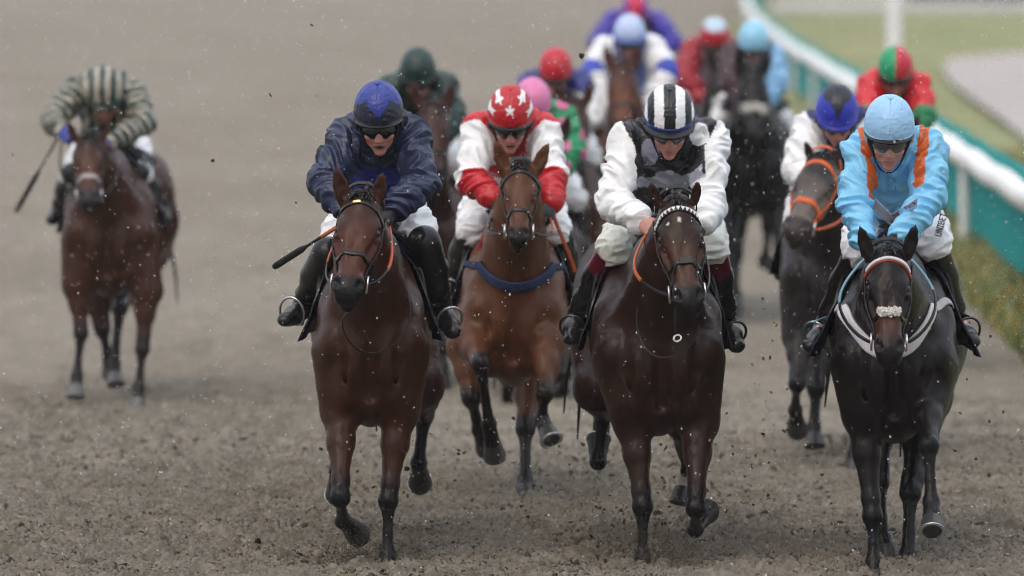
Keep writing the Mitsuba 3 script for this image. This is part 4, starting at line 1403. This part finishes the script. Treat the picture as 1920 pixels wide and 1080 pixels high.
# ---- the light blue rider on the almost black horse, right of the leaders
Y = 33.5
hC = mk_horse(Y, (1665, 475, .36), (1668, 665, .62), 1677, 1684, -.095,
              [[(1618, 775, -.10), (1636, 968, .03), (1638, 1054, .08), (1637, 1088, .11)],
               [(1738, 752, -.02), (1741, 836, .30), (1746, 942, .38), (1747, 985, .46)],
               [(1640, 745, -1.2), (1647, 905, -.95), (1656, 1012, -.80), (1664, 1040, -.76)],
               [(1738, 745, -1.2), (1707, 925, -.80), (1702, 1040, -.69), (1703, 1072, -.64)]],
              [((1627, 474), (1612, 424)), ((1703, 472), (1717, 421))], h=.0075, wide=.90, head_w=1.02)
hC.paint(lin('#171112'), lin('#0f0d0e'), face=lin('#181212'), muzzle=lin('#120f10'))
v = hC.v - hC.poll
hC.colour = blend(hC.colour, lin('#4b2a1e'), np.exp(-(((v @ hC.A) / hC.L - .70) / .13) ** 2) * (path_param(hC.v, [hC.poll, hC.muz])[0] < .16) * .9)
hC.build('almost black racehorse with a tan patch above its nose, right of the leaders', shoes=(1,))
b = bridle(hC, 'bridle with a red and white beaded browband and a white sheepskin pad on the noseband', brow=lin('#9c3526'), brow_w=.024, nose_w=.016, brow_mat='skin', fluffy=(.615, -26, 26, 1200, .011, [.72, .70, .66]))
q, n = hC.brow
ico = trimesh.creation.icosphere(subdivisions=1)
for i in range(4, len(q) - 4):
    for s in (0, .5):
        c = q[i] * (1 - s) + q[i + 1] * s + n[i] * .007 - hC.A * .004
        put('bead', (np.array(ico.vertices) * [.0045, .006, .009] @ np.stack([hC.lat, hC.N, hC.A]) + c, np.array(ico.faces)), [.66, .64, .66], 'skin', [k for k in scene if k.startswith(b + '__browband')][0])
jC = mk_jockey(Y, (1670, 258, .05), 22, dict(
    sh=((1613, 285, -.22), (1738, 282, -.22)), el=((1603, 382, -.06), (1740, 370, -.06)), ha=((1621, 455, .10), (1688, 450, .12)),
    hip=((1632, 425, -.85), (1725, 420, -.85)), kn=((1612, 470, -.38), (1750, 458, -.38)), an=((1546, 610, -.64), (1796, 600, -.64)), to=((1520, 648, -.46), (1822, 640, -.46))), roll=-1, arm=.86)
kC = thing('person', 'jockey in sky blue silks with two orange braces and a plain sky blue cap', 'jockey')
jC.body(kC)
SKY = lin('#80c6ee')


def silkC(i):
    dx, dz, arm, n = np.abs(i['dx']), i['dz'], i['arm'], i['n']
    c = .118 + .10 * np.maximum(dz + .10, -.12) * .9
    brace = (np.abs(dx - c) < .018 + .008 * (dz > -.06)) & (dz > -.27) & (i['t'] < 1.95) & (n[:, 1] < .6)
    return pick([brace], [lin('#c75a22')], SKY)


jC.jacket(kC, silkC, wrinkle=1.15)
white = np.array([.84, .83, .86])


def breechC(v):
    g = np.exp(-((v[:, 0] - jC.pelvis[0]) / .10) ** 4)
    return np.tile(white, (len(v), 1)) * (1 - .0 * g[:, None])


jC.legs(kC, breeches=white, top=None, boot_top=.06, boot_r=.90)
jC.helmet(kC, lambda az, el, V: pick([el > 9], [SKY], lin('#9cc8ee')), button=lin('#8cc4ea'), lens=(.085, .062, .06), frame=(.40, .38, .30), strap=(.3, .3, .3))
saC = saddle(hC, 'black race saddle with a flying dark navy cloth, under the sky blue rider', cloth=lin('#181a30'), flare=.10)
for i in (0, 1):
    stirrup(jC, i, '', saC, col=(.10, .10, .11) if i else (.45, .62, .68), top=hC.B(.27 * (-1 if i == 0 else 1), -.60, 1.22), leather=lin('#6d8f9a') if i == 0 else None)
rein(hC, b, 0, jC.J['ha'][0] + [.03, -.05, -.03], .02, LEATHER, lin('#6c97a8'), .45, side=.14)
rein(hC, b, 1, jC.J['ha'][1] + [.0, -.05, -.03], .02, LEATHER, lin('#6c97a8'), .55, side=.14)
q = pxs(Y)
breast_girth(hC, 'broad white elastic breast girth across the almost black horse', np.array([.66, .64, .67]), [q(1578, 580, 0), q(1592, 608, 0), q(1622, 642, 0), q(1667, 660, 0), q(1712, 640, 0), q(1742, 602, 0), q(1754, 575, 0)], width=.066)
q = pxs(Y)


def words(text, height, centre, xdir, ydir, skin, parent, col, off=.004, bold=True, mat='matte', plane=None, front=False):
    """Lettering laid on a garment."""
    m = meshkit.text_mesh(text, height, .0015, bold)
    v, f = tri(m)
    v = v - [(v[:, 0].min() + v[:, 0].max()) / 2, height / 2, 0]
    if front:
        a, an = skin.lay(front_on(skin.v, skin.n, np.asarray(centre)[None], .012), .0)
        centre, an = a[0], unit(an[0] + [0, -.6, 0])
        xdir = unit(np.asarray(xdir) - an * (np.asarray(xdir) @ an))
        ydir = np.cross(an, xdir)
    P = np.asarray(centre) + v[:, :1] * unit(xdir) + v[:, 1:2] * unit(ydir)
    if front:
        P = P + an * (off + v[:, 2:3])
    elif plane is not None:
        P[:, 1] = P[:, 0] * plane[0] + P[:, 2] * plane[1] + plane[2] - .0045 - v[:, 2] + .004 * np.sin(P[:, 0] * 70)
    else:
        qq, nn = skin.lay(P, .0)
        P = qq + nn * (off + v[:, 2:3])
    return put('lettering', (P, f), col, mat, parent, smooth=False)


sash = [k for k in scene if k.startswith(kC + '__jacket')][0]
L0, L1, L2 = q(1640, 372, -.25), q(1668, 400, -.25), q(1706, 366, -.25)
P = np.array([[(L0 * (1 - s) + L1 * s if s < 1 else L1 * (2 - s) + L2 * (s - 1)) + np.array([0, 0, -.052 * t]) for t in np.linspace(0, 1, 6)] for s in np.linspace(-.1, 2.1, 24)])
Fp = front_on(jC.jv, jC.jskin.n, P, .014, jC.neck[1] - .25, jC.neck[1] + .6).reshape(-1, 3)
M = np.c_[Fp[:, 0], Fp[:, 2], np.ones(len(Fp))]
PL = np.linalg.lstsq(M, Fp[:, 1], rcond=None)[0]
PL[2] -= np.percentile(M @ PL - Fp[:, 1], 80) + .006
P[..., 1] = P[..., 0] * PL[0] + P[..., 2] * PL[1] + PL[2] + .004 * np.sin(P[..., 0] * 70)
nn = np.broadcast_to(unit([PL[0], -1, PL[1]]), P.shape)
qq = P
sk = put('sash', sheet(qq, .003, nn), [.72, .71, .78], 'silk', sash, smooth=50)
words('ham Park', .019, L1 * .45 + L2 * .55 + [0, 0, -.015], L2 - L1, np.cross(L2 - L1, [0, 1, 0]), jC.jskin, sk, lin('#8a2430'), plane=PL)
words('Racing', .019, L1 * .62 + L2 * .38 + [0, 0, -.044], L2 - L1, np.cross(L2 - L1, [0, 1, 0]), jC.jskin, sk, lin('#8a2430'), plane=PL)
put('placket', ribbon(*(lambda r: (r[0], r[1]))(jC.jskin.lay(spline(np.array([q(1669, 330, -.2), q(1668, 360, -.2), q(1667, 385, -.2)]), 12), .004)), .034, .004), SKY * .85, 'silk', sash)
brk = [k for k in scene if k.startswith(kC + '__breeches')][0]
words('UNIBET', .030, q(1757, 418, -.60), [.30, 0, 1.0], [-1.0, 0, .30], jC.bskin, brk, [.012, .012, .015], off=.018, front=True)

# ---- the red rider with white stars on the bright bay, second row
Y = 37.2
hD = mk_horse(Y, (977, 318, .36), (972, 448, .62), 963, 962, -.07,
              [[(884, 640, .02), (901, 682, .30), (917, 796, .22), (925, 842, .12)],
               [(1024, 640, .02), (1021, 738, .26), (1016, 786, .22), (1030, 816, .28)],
               [(880, 650, -1.2), (884, 748, -1.05), (898, 806, -1.2), (908, 830, -1.3)],
               [(1004, 690, -1.15), (985, 806, -.85), (985, 898, -.72), (985, 925, -.66)]],
              [((947, 318), (929, 262)), ((1006, 318), (1029, 267))], h=.010, wide=.84, head_w=.96)
hD.paint(lin('#573421'), lin('#1a1414'), face=lin('#553020'), mottle=.35)
hD.build('bright bay racehorse with both forelegs lifted and a navy breast girth, in the second row', shoes=(1,))
b = bridle(hD, 'dark leather bridle of the bright bay horse in the second row', nose_w=.022)
jD = mk_jockey(Y, (957, 234, .05), 24, dict(
    sh=((900, 246, -.22), (1018, 246, -.22)), el=((883, 336, -.05), (1036, 332, -.05)), ha=((924, 370, .10), (1033, 382, .10)),
    hip=((915, 370, -.85), (1003, 370, -.85)), kn=((885, 432, -.38), (1042, 432, -.38)), an=((850, 530, -.64), (1072, 535, -.64)), to=((840, 562, -.48), (1088, 568, -.48))), h=.0075, arm=.9)
kD = thing('person', 'jockey in red and white silks with a red cap dotted with white stars', 'jockey')
jD.body(kD, mouth=1.0)
RED = lin('#c01c28')


def silkD(i):
    a, t = i['arm'], i['t']
    return pick([(a > 0) & (t > 1.0), (a > 0) & (t > 2.02), (a == 0) & (i['dz'] < -.15), (a == 0) & (np.abs(i['dz'] + .235) < .03)], [WHITE_SILK, RED, WHITE_SILK * .9, RED], RED)


jD.jacket(kD, silkD)
jD.legs(kD, boot_top=.05)


def capD(az, el, V):
    m = np.zeros(az.shape, bool)
    for r0, u0 in ((-.002, .068), (-.058, .105), (.060, .108), (-.100, .045), (.102, .04)):
        m |= star5(V[..., 0] - r0, V[..., 2] - u0, .030)
    return pick([m & (V[..., 1] > -.03)], [WHITE_SILK], lin('#b81a24'))


jD.helmet(kD, capD, button=RED)
saD = saddle(hD, 'black race saddle with a dark cloth on the bright bay horse', cloth=lin('#171a2a'), flare=.05)
for i in (0, 1):
    stirrup(jD, i, '', saD, top=hD.B(.26 * (-1 if i == 0 else 1), -.62, 1.2))
rein(hD, b, 0, jD.J['ha'][0] + [.02, -.03, -.05], .05, LEATHER, LEATHER, .5, side=.06)
rein(hD, b, 1, jD.J['ha'][1] + [-.01, -.03, -.05], .05, LEATHER, lin('#a8452a'), .5, side=.05)
q = pxs(Y)
put('side_strap', ribbon(spline(np.array([q(930, 395, .1), q(908, 440, -.1), q(885, 500, -.3), q(873, 540, -.38)]), 24), np.tile([-.4, -.9, .1], (24, 1)), .022, .006), lin('#b02a28'), 'skin', b)
put('side_strap', ribbon(spline(np.array([q(1035, 395, .1), q(1052, 440, -.1), q(1068, 480, -.3), q(1078, 510, -.38)]), 24), np.tile([.4, -.9, .1], (24, 1)), .022, .006), lin('#c4502a'), 'skin', b)
breast_girth(hD, 'navy webbing breast girth across the bright bay horse', lin('#2c3554'), [q(894, 497, 0), q(912, 517, 0), q(940, 532, 0), q(970, 536, 0), q(1005, 530, 0), q(1030, 515, 0), q(1043, 500, 0)], width=.060)

# ---- the navy and white rider on the iron grey, behind the right leader
Y = 40.0
hE = mk_horse(Y, (1543, 300, .34), (1490, 432, .70), 1568, 1580, -.03,
              [[(1500, 630, -.05), (1494, 720, .16), (1491, 768, -.10), (1494, 796, -.2)],
               [(1625, 640, -.05), (1606, 770, .0), (1600, 858, .06), (1598, 878, .08)],
               [(1525, 650, -1.1), (1530, 730, -.9), (1526, 800, -.85), (1527, 826, -.82)],
               [(1625, 650, -1.2), (1630, 740, -1.3), (1626, 800, -1.4), (1628, 826, -1.5)]],
              [((1522, 300), (1508, 262)), ((1562, 304), (1578, 262))], h=.011, wide=1.0, head_w=1.05)
hE.paint(lin('#2c2728'), lin('#161415'), face=lin('#6a5f5b'), mottle=.5, muzzle=lin('#3a3333'))
hE.build('iron grey racehorse with its head turned left and an orange bridle, behind the right leader')
ORANGE = lin('#d4602a')
b = bridle(hE, 'bright orange bridle on the iron grey horse', brow=ORANGE, nose=ORANGE, cheek=ORANGE, nose_w=.036, brow_w=.03)
jE = mk_jockey(Y, (1571, 234, .05), 34, dict(
    sh=((1518, 242, -.22), (1626, 236, -.22)), el=((1498, 318, -.05), (1636, 320, -.05)), ha=((1530, 350, .10), (1596, 352, .10)),
    hip=((1525, 355, -.85), (1612, 355, -.85)), kn=((1500, 405, -.38), (1640, 405, -.38)), an=((1474, 492, -.64), (1668, 492, -.64)), to=((1464, 515, -.48), (1680, 515, -.48))), h=.009, hsc=1.0)
kE = thing('person', 'jockey in dark blue with white sleeves and a blue cap with a black crown', 'jockey')
jE.body(kE)
jE.jacket(kE, lambda i: pick([(i['arm'] > 0) & (i['t'] > .95)], [WHITE_SILK], lin('#1d2560')))
jE.legs(kE)
jE.helmet(kE, lambda az, el, V: pick([(V[..., 2] > .095) | (np.abs(V[..., 0]) < .03 * (V[..., 2] - .03) / .06)], [lin('#1e2030')], lin('#2a36b4')), band=lin('#2a36b4'), peak=lin('#2a36b4') * .7)
saddle(hE, 'black race saddle on the iron grey horse', cloth=lin('#17182a'), flare=.05)
rein(hE, b, 0, jE.J['ha'][0] + [.02, -.03, -.05], .03, ORANGE * .8, ORANGE, .5, side=.05)
rein(hE, b, 1, jE.J['ha'][1] + [-.01, -.03, -.05], .03, ORANGE * .8, ORANGE, .5, side=.05)

# ---- the striped rider on the bay alone at the left
Y = 45.1
hF = mk_horse(Y, (167, 262, .34), (166, 378, .62), 203, 236, -.02,
              [[(146, 535, -.05), (152, 625, .02), (144, 706, .05), (143, 734, .08)],
               [(276, 545, -.05), (267, 655, .02), (260, 728, .06), (257, 760, .10)],
               [(178, 530, -1.15), (192, 620, -1.1), (203, 668, -1.2), (206, 690, -1.3)],
               [(238, 530, -1.1), (224, 580, -.62), (214, 682, -.55), (217, 712, -.5)]],
              [((140, 258), (127, 226)), ((194, 258), (206, 230))], h=.011, wide=.92, head_w=1.05)
hF.paint(lin('#41271d'), lin('#262022'), face=lin('#4a2a20'), mottle=.35)
hF.build('bay racehorse galloping alone behind at the far left of the field', hoof_col=(.12, .12, .12))
b = bridle(hF, 'bridle with a pale grey noseband on the lone bay horse', nose=np.array([.36, .34, .33]), nose_w=.032)
jF = mk_jockey(Y, (195, 196, .05), 38, dict(
    sh=((146, 172, -.22), (246, 172, -.22)), el=((97, 226, -.05), (270, 230, -.05)), ha=((114, 243, .10), (212, 266, .10)),
    hip=((165, 285, -.85), (255, 282, -.85)), kn=((136, 330, -.38), (262, 330, -.38)), an=((112, 392, -.64), (302, 392, -.64)), to=((98, 412, -.48), (312, 412, -.48))), h=.009, arm=.86)
kF = thing('person', 'jockey in dark green and cream stripes with blue gloves, alone at the left', 'jockey')
jF.body(kF, glove=lin('#2a3a8c'))
GREEN, CREAM = lin('#193630'), lin('#a89f90')


def silkF(i):
    v = i['v']
    s = np.where(i['arm'] > 0, np.mod(i['t'] * 5.2, 1), np.mod((i['dx'] + 10) / .066, 1))
    return pick([s < .60], [GREEN], CREAM)


jF.jacket(kF, silkF)
jF.legs(kF, thigh=.85, boot_top=-.05)
jF.helmet(kF, lambda az, el, V: pick([np.mod((V[..., 0] + .0165 + 1) / .066, 1) < .5], [GREEN], CREAM), band=GREEN, peak=GREEN * .5)
saddle(hF, 'black race saddle on the lone bay horse', cloth=lin('#1a1c28'), flare=.04)
q = pxs(Y)
for i in (0, 1):
    rein(hF, b, i, jF.J['ha'][i] + [.01, -.03, -.05], .03, LEATHER, LEATHER, .5, side=.05)
whip(q(113, 250, .12), q(30, 397, .05), 'dark riding whip held out low by the striped jockey', grip=lin('#5c4a44'))

# ---- the riders further back
LEGS = [
    [[(-.185, -.05, .70), (-.19, .14, .46), (-.18, -.10, .32), (-.17, -.22, .30)], [(.185, -.05, .70), (.17, .05, .37), (.16, .10, .13), (.16, .13, .04)],
     [(-.17, -1.2, .76), (-.14, -1.1, .50), (-.13, -1.3, .25), (-.13, -1.42, .2)], [(.17, -1.2, .76), (.14, -.85, .42), (.13, -.75, .15), (.13, -.70, .05)]],
    [[(-.185, -.05, .70), (-.18, .28, .54), (-.17, .34, .28), (-.17, .42, .17)], [(.185, -.05, .70), (.18, .20, .44), (.17, -.05, .33), (.16, -.16, .32)],
     [(-.17, -1.2, .76), (-.14, -.80, .42), (-.13, -.70, .15), (-.13, -.66, .05)], [(.17, -1.2, .76), (.15, -1.3, .52), (.14, -1.55, .30), (.14, -1.66, .28)]]]


def runner(px, py, Y0, base, phase, colour, cap, label_h, label_j, head=0.0, muz=0.0, face=None, sheep=None, pitch=28, arms=None, peak=None, band=None, horse=True, breeches=WHITE_SILK * .9, mottle=.3, nose=LEATHER, hs=1.0, yaw=0, zoff=0.0, hup=.15):
    p0 = at(px, py, Y0 - .05)
    x, zb = p0[0], p0[2]
    G = lambda s, f, z: np.array([x + s, Y0 - f, zb + z])
    hz = zb - 2.03 + zoff
    h = None
    if horse:
        poll, mz = np.array([x + head, Y0 - .40, zb - hup]), np.array([x + head + muz, Y0 - .70, zb - hup - .46])
        legs = [[np.array([x + s, Y0 - f, max(z + (hz if z > .2 else 0), .035)]) for s, f, z in l] for l in LEGS[phase]]
        ears = [(poll + [s * .085, 0, .0], poll + [s * .125, -.03, .15]) for s in (-1, 1)]
        h = Horse(numbered('racehorse'), Y0, poll, mz, x, x + .03, hz - .02, legs, ears, h=.014)
        h.paint(base, lin('#1b191a'), face=face, mottle=mottle)
        h.build(label_h, detail=False)
        b = bridle(h, 'leather bridle on the ' + label_h.split(',')[0], nose=nose, fluffy=None if sheep is None else (.63, -48, 48, 260, .030, sheep), nose_w=.03, rings=False)
        saddle(h, 'race saddle on the ' + label_h.split(',')[0], cloth=lin('#1a1b26'), flare=.03)
    A_ = dict(sh=.165, el=.225, elz=-.25, ha=.085, haz=-.42)
    A_.update(arms or {})
    pair = lambda s, f, z: [G(-s, f, z), G(s, f, z)]
    j = Jockey(Y0, p0, pitch, pair(A_['sh'], -.22, -.05), pair(A_['el'], -.05, A_['elz']), pair(A_['ha'], .10, A_['haz']), pair(.11, -.85, -.40), pair(.235, -.38, -.55), pair(.285, -.64, -.82), pair(.31, -.48, -.92), h=.011, yaw=yaw)
    k = thing('person', label_j, 'jockey')
    j.body(k)
    j.jacket(k, colour)
    j.legs(k, breeches=breeches)
    j.helmet(k, cap, band=band, **({} if peak is None else {'peak': peak}))
    if h is not None:
        for i in (0, 1):
            rein(h, b, i, j.J['ha'][i] + [0, -.03, -.05], .04, LEATHER, LEATHER, .5, side=.05)
    return h, j, k


solid = lambda c: (lambda az, el, V: pick([el > 9], [c], c))
DG = lin('#17332e')
runner(783, 150, 46.8, lin('#3f2621'), 0, lambda i: pick([i['arm'] > 9], [DG], DG), solid(DG), 'brown racehorse of the dark green rider, behind the navy rider',
       'jockey in plain dark green silks and dark green cap, behind the navy rider', head=.10, muz=.0)
PINK, GRN = lin('#d8639c'), lin('#1f8a5a')


def silkH(i):
    v = i['v']
    c = np.stack([np.mod(v[:, 0] * 7 + .3, 1) - .5, np.mod(v[:, 2] * 8 + .5 * np.floor(v[:, 0] * 7 + .3), 1) - .5], 1)
    return pick([(np.abs(c) ** 2).sum(1) < .09], [PINK], GRN)


runner(1004, 209, 45.6, lin('#2c1f1d'), 1, silkH, solid(lin('#dd7fae')), 'dark brown racehorse of the pink capped rider, hidden behind the bright bay',
       'jockey in green silks with pink spots and a pink cap', head=.08, yaw=8)
runner(1042, 146, 50.5, lin('#40271f'), 0, lambda i: pick([(i['arm'] > 0) & (i['t'] > 1.5)], [WHITE_SILK], lin('#26307c')), solid(lin('#c02434')),
       'brown racehorse with a white sheepskin noseband, behind the pink capped rider', 'jockey in blue silks with white lower sleeves and a red cap', head=.12, sheep=[.62, .58, .52], face=lin('#4e3022'), zoff=.10)
BL = lin('#2c43b4')


def silkJ(i):
    return pick([(i['arm'] > 0), (i['arm'] > 0) & (np.abs(i['t'] - 1.92) < .17), (i['arm'] == 0) & (np.abs(i['dx']) > .12)], [WHITE_SILK, BL, WHITE_SILK], lin('#6f82cc'))


runner(1181, 80, 53.4, lin('#4f2f26'), 1, silkJ, lambda az, el, V: pick([V[..., 2] < .03], [lin('#8ea6e8')], lin('#bccdf4')),
       'chestnut brown racehorse with a white star on its forehead, carrying the white and blue rider', 'jockey in white silks with blue armbands and a pale blue cap', head=-.06, face=lin('#6a3c2a'), arms=dict(el=.27, elz=-.22, ha=.12, haz=-.50), band=lin('#5d78d0'))
PUR = lin('#3a2fa0')
runner(1192, 30, 66.5, lin('#35241f'), 0, lambda i: pick([(i['arm'] == 0) & (i['dz'] > -.1)], [lin('#5a2fa4')], PUR), lambda az, el, V: pick([np.abs(V[..., 0]) > .06], [lin('#7a2f9c')], lin('#d02a4a')),
       'dark racehorse furthest back, hidden behind the white and blue rider', 'jockey in purple silks with a red and purple cap, furthest back of all', arms=dict(sh=.20, el=.34, elz=-.24))
LB = lin('#86c0e0')
runner(1414, 92, 54.4, lin('#131214'), 1, lambda i: pick([(i['arm'] == 2) & (i['t'] > .9)], [lin('#7fb2dc')], lin('#3a1c28')), solid(lin('#92cbe8')),
       'black racehorse with a white sheepskin noseband, nearest the rail', 'jockey in maroon with a pale blue sleeve and pale blue cap, nearest the rail', sheep=[.78, .76, .73], zoff=.15, head=-.02, mottle=.2, arms=dict(sh=.14, el=.17, ha=.06))
runner(1341, 84, 56.2, lin('#1a1718'), 0, lambda i: pick([(i['arm'] == 2) & (i['t'] > .9), (i['arm'] == 0) & (np.abs(i['dx'] + .03) < .07)], [LB, lin('#b9a7b4')], lin('#9c1a2c')),
       lambda az, el, V: pick([V[..., 2] > .085], [lin('#bcd2e4')], lin('#b4202c')), 'dark brown racehorse with a white sheepskin noseband, left of the black one', 'jockey in red silks with one pale blue sleeve and a red and white cap', head=.06, sheep=[.78, .76, .73], zoff=.08)
runner(1681, 146, 48.4, lin('#3c2620'), 0, lambda i: pick([(np.abs(i['dx']) < .06) & (i['arm'] == 0), (i['arm'] > 0) & (i['t'] > 1.9)], [lin('#1c5a40'), lin('#1c7a4c')], lin('#d42230')),
       lambda az, el, V: pick([V[..., 0] < 0], [lin('#189a66')], lin('#c02438')), 'brown racehorse close to the rail, hidden behind the right leader', 'jockey in red silks with green cuffs and a half green, half red cap', arms=dict(sh=.145, el=.18, ha=.07), hup=.36)


# ---------------------------------------------------------------- sleet in the air, clods on the ground and flying, and the wet haze
def specks(n, centres, sizes, cols, irregular, name, label, cat, mat, sub=0, stretch=None):
    ico = trimesh.creation.icosphere(subdivisions=sub)
    iv, fc = np.array(ico.vertices), np.array(ico.faces)
    M = RNG.normal(0, irregular, (n, 3, 3)) + np.eye(3)
    if stretch is not None:
        M[:, 2] *= stretch[:, None]
    v = np.einsum('nij,kj->nki', M, iv) * sizes[:, None, None]
    if irregular > 0.1:
        v *= 1 + RNG.normal(0, 0.22, (n, len(iv), 1))
    v = (v + centres[:, None]).reshape(-1, 3)
    f = (np.arange(n)[:, None, None] * len(iv) + fc[None]).reshape(-1, 3)
    scene[name] = mikit.ply((v, f), mat, smooth=(irregular < 0.1), color=np.repeat(cols, len(iv), 0))
    labels[name] = {'label': label, 'category': cat, 'kind': 'stuff'}


n = 34000
cy = 33.0 + 9.5 * RNG.uniform(size=n) ** 1.5
cx_ = RNG.uniform(-2.95, 2.95, n)
cs = np.clip(RNG.lognormal(-5.45, 0.55, n), 0.0022, 0.022)
iz = 0.006 + cs * 0.25
specks(n, np.stack([cx_, cy, iz], 1), cs, np.array([[0.148, 0.122, 0.09]]) * RNG.uniform(0.12, 1.6, (n, 1)), 0.25, 'sand_clods',
       'small dark crumbs of sand and fibre strewn over the track', 'clods', 'matte', 0)

fl = []
def spray(px, py, sx, sy, Y, dY, n, s0, s1):
    for _ in range(n):
        fl.append((*at(px + RNG.normal(0, sx), py - abs(RNG.normal(0, sy)), Y + RNG.normal(0, dY)), 0.66 * math.exp(RNG.uniform(math.log(s0), math.log(s1)))))


spray(1205, 1056, 60, 75, 33.75, 0.25, 280, 0.002, 0.011)
spray(1260, 1050, 40, 30, 33.7, 0.2, 330, 0.0015, 0.006)
spray(1290, 960, 90, 90, 34.2, 0.5, 90, 0.003, 0.012)
spray(725, 1056, 50, 55, 33.9, 0.25, 190, 0.002, 0.009)
spray(655, 1050, 30, 22, 33.9, 0.15, 230, 0.0015, 0.006)
spray(760, 930, 70, 80, 34.5, 0.6, 70, 0.003, 0.013)
spray(1030, 980, 90, 100, 34.8, 0.8, 60, 0.003, 0.011)
spray(1640, 1070, 60, 22, 33.5, 0.2, 170, 0.0015, 0.007)
spray(1860, 900, 60, 160, 34.5, 0.8, 26, 0.003, 0.010)
spray(1440, 900, 60, 220, 34.3, 0.8, 55, 0.003, 0.011)
for px, py, s in ((507, 178, .012), (585, 47, .009), (594, 180, .014), (399, 301, .014), (1090, 105, .015), (555, 380, .007), (1430, 560, .010), (24, 290, .009),
                  (1773, 618, .010), (1855, 790, .011), (1830, 860, .012), (1750, 885, .012), (1558, 944, .012), (1456, 610, .009), (1476, 612, .007), (943, 862, .013)):
    fl.append((*at(px, py, 34.2), s * .55))
fl = np.array(fl)
n = len(fl)
specks(n, fl[:, :3], fl[:, 3], np.array([[0.075, 0.06, 0.04]]) * RNG.uniform(0.35, 1.2, (n, 1)), 0.3, 'flying_dirt',
       'dark flecks of sand thrown up into the air by the hooves', 'dirt', 'matte', 1)
fl = []
spray(1205, 1064, 38, 30, 33.75, 0.15, 1100, 0.0015, 0.0046)
spray(1262, 1062, 34, 26, 33.7, 0.15, 1300, 0.0014, 0.0042)
spray(1225, 1040, 60, 60, 33.8, 0.25, 900, 0.0011, 0.003)
spray(726, 1064, 36, 26, 33.9, 0.15, 800, 0.0014, 0.0042)
spray(655, 1060, 30, 24, 33.9, 0.12, 1200, 0.0015, 0.0046)
spray(690, 1030, 60, 60, 33.9, 0.25, 600, 0.0011, 0.003)
spray(1640, 1076, 40, 22, 33.5, 0.15, 800, 0.0014, 0.0042)
spray(1703, 1064, 30, 22, 34.0, 0.15, 500, 0.0014, 0.0042)
fl = np.array(fl)
n = len(fl)
specks(n, fl[:, :3], fl[:, 3], np.array([[0.085, 0.07, 0.05]]) * RNG.uniform(0.4, 1.4, (n, 1)), 0.3, 'sand_spray',
       'fine brown sand bursting up around the planted hooves', 'sand', 'matte', 0)

n = 6500
sy = 31.2 + 12 * RNG.uniform(size=n)
sx = RNG.uniform(-0.072, 0.072, n) * sy
sz = CAM_H - sy * RNG.uniform(0.008, 0.092, n)
ok = sz > 0.02
sx, sy, sz = sx[ok], sy[ok], sz[ok]
n = len(sx)
sz_ = np.clip(RNG.lognormal(-6.45, 0.40, n), 0.0009, 0.0035)
specks(n, np.stack([sx, sy, sz], 1), sz_, np.full((n, 3), 0.9), 0.05, 'falling_sleet', 'fine white flecks of sleet falling through the air', 'sleet', 'sleet_ice', 0, RNG.uniform(1, 1.9, n))

scene['haze'] = {'type': 'cube', 'to_world': T().translate([0, 780, 2.3]).scale([900, 830, 3.4]),
                 'bsdf': {'type': 'null'}, 'interior': {'type': 'ref', 'id': 'haze_air'}}
labels['haze'] = {'label': 'thin grey drizzle haze over the course', 'category': 'haze', 'kind': 'stuff'}
for d in list(scene):
    if d.startswith('haze') and False:
        del scene[d]
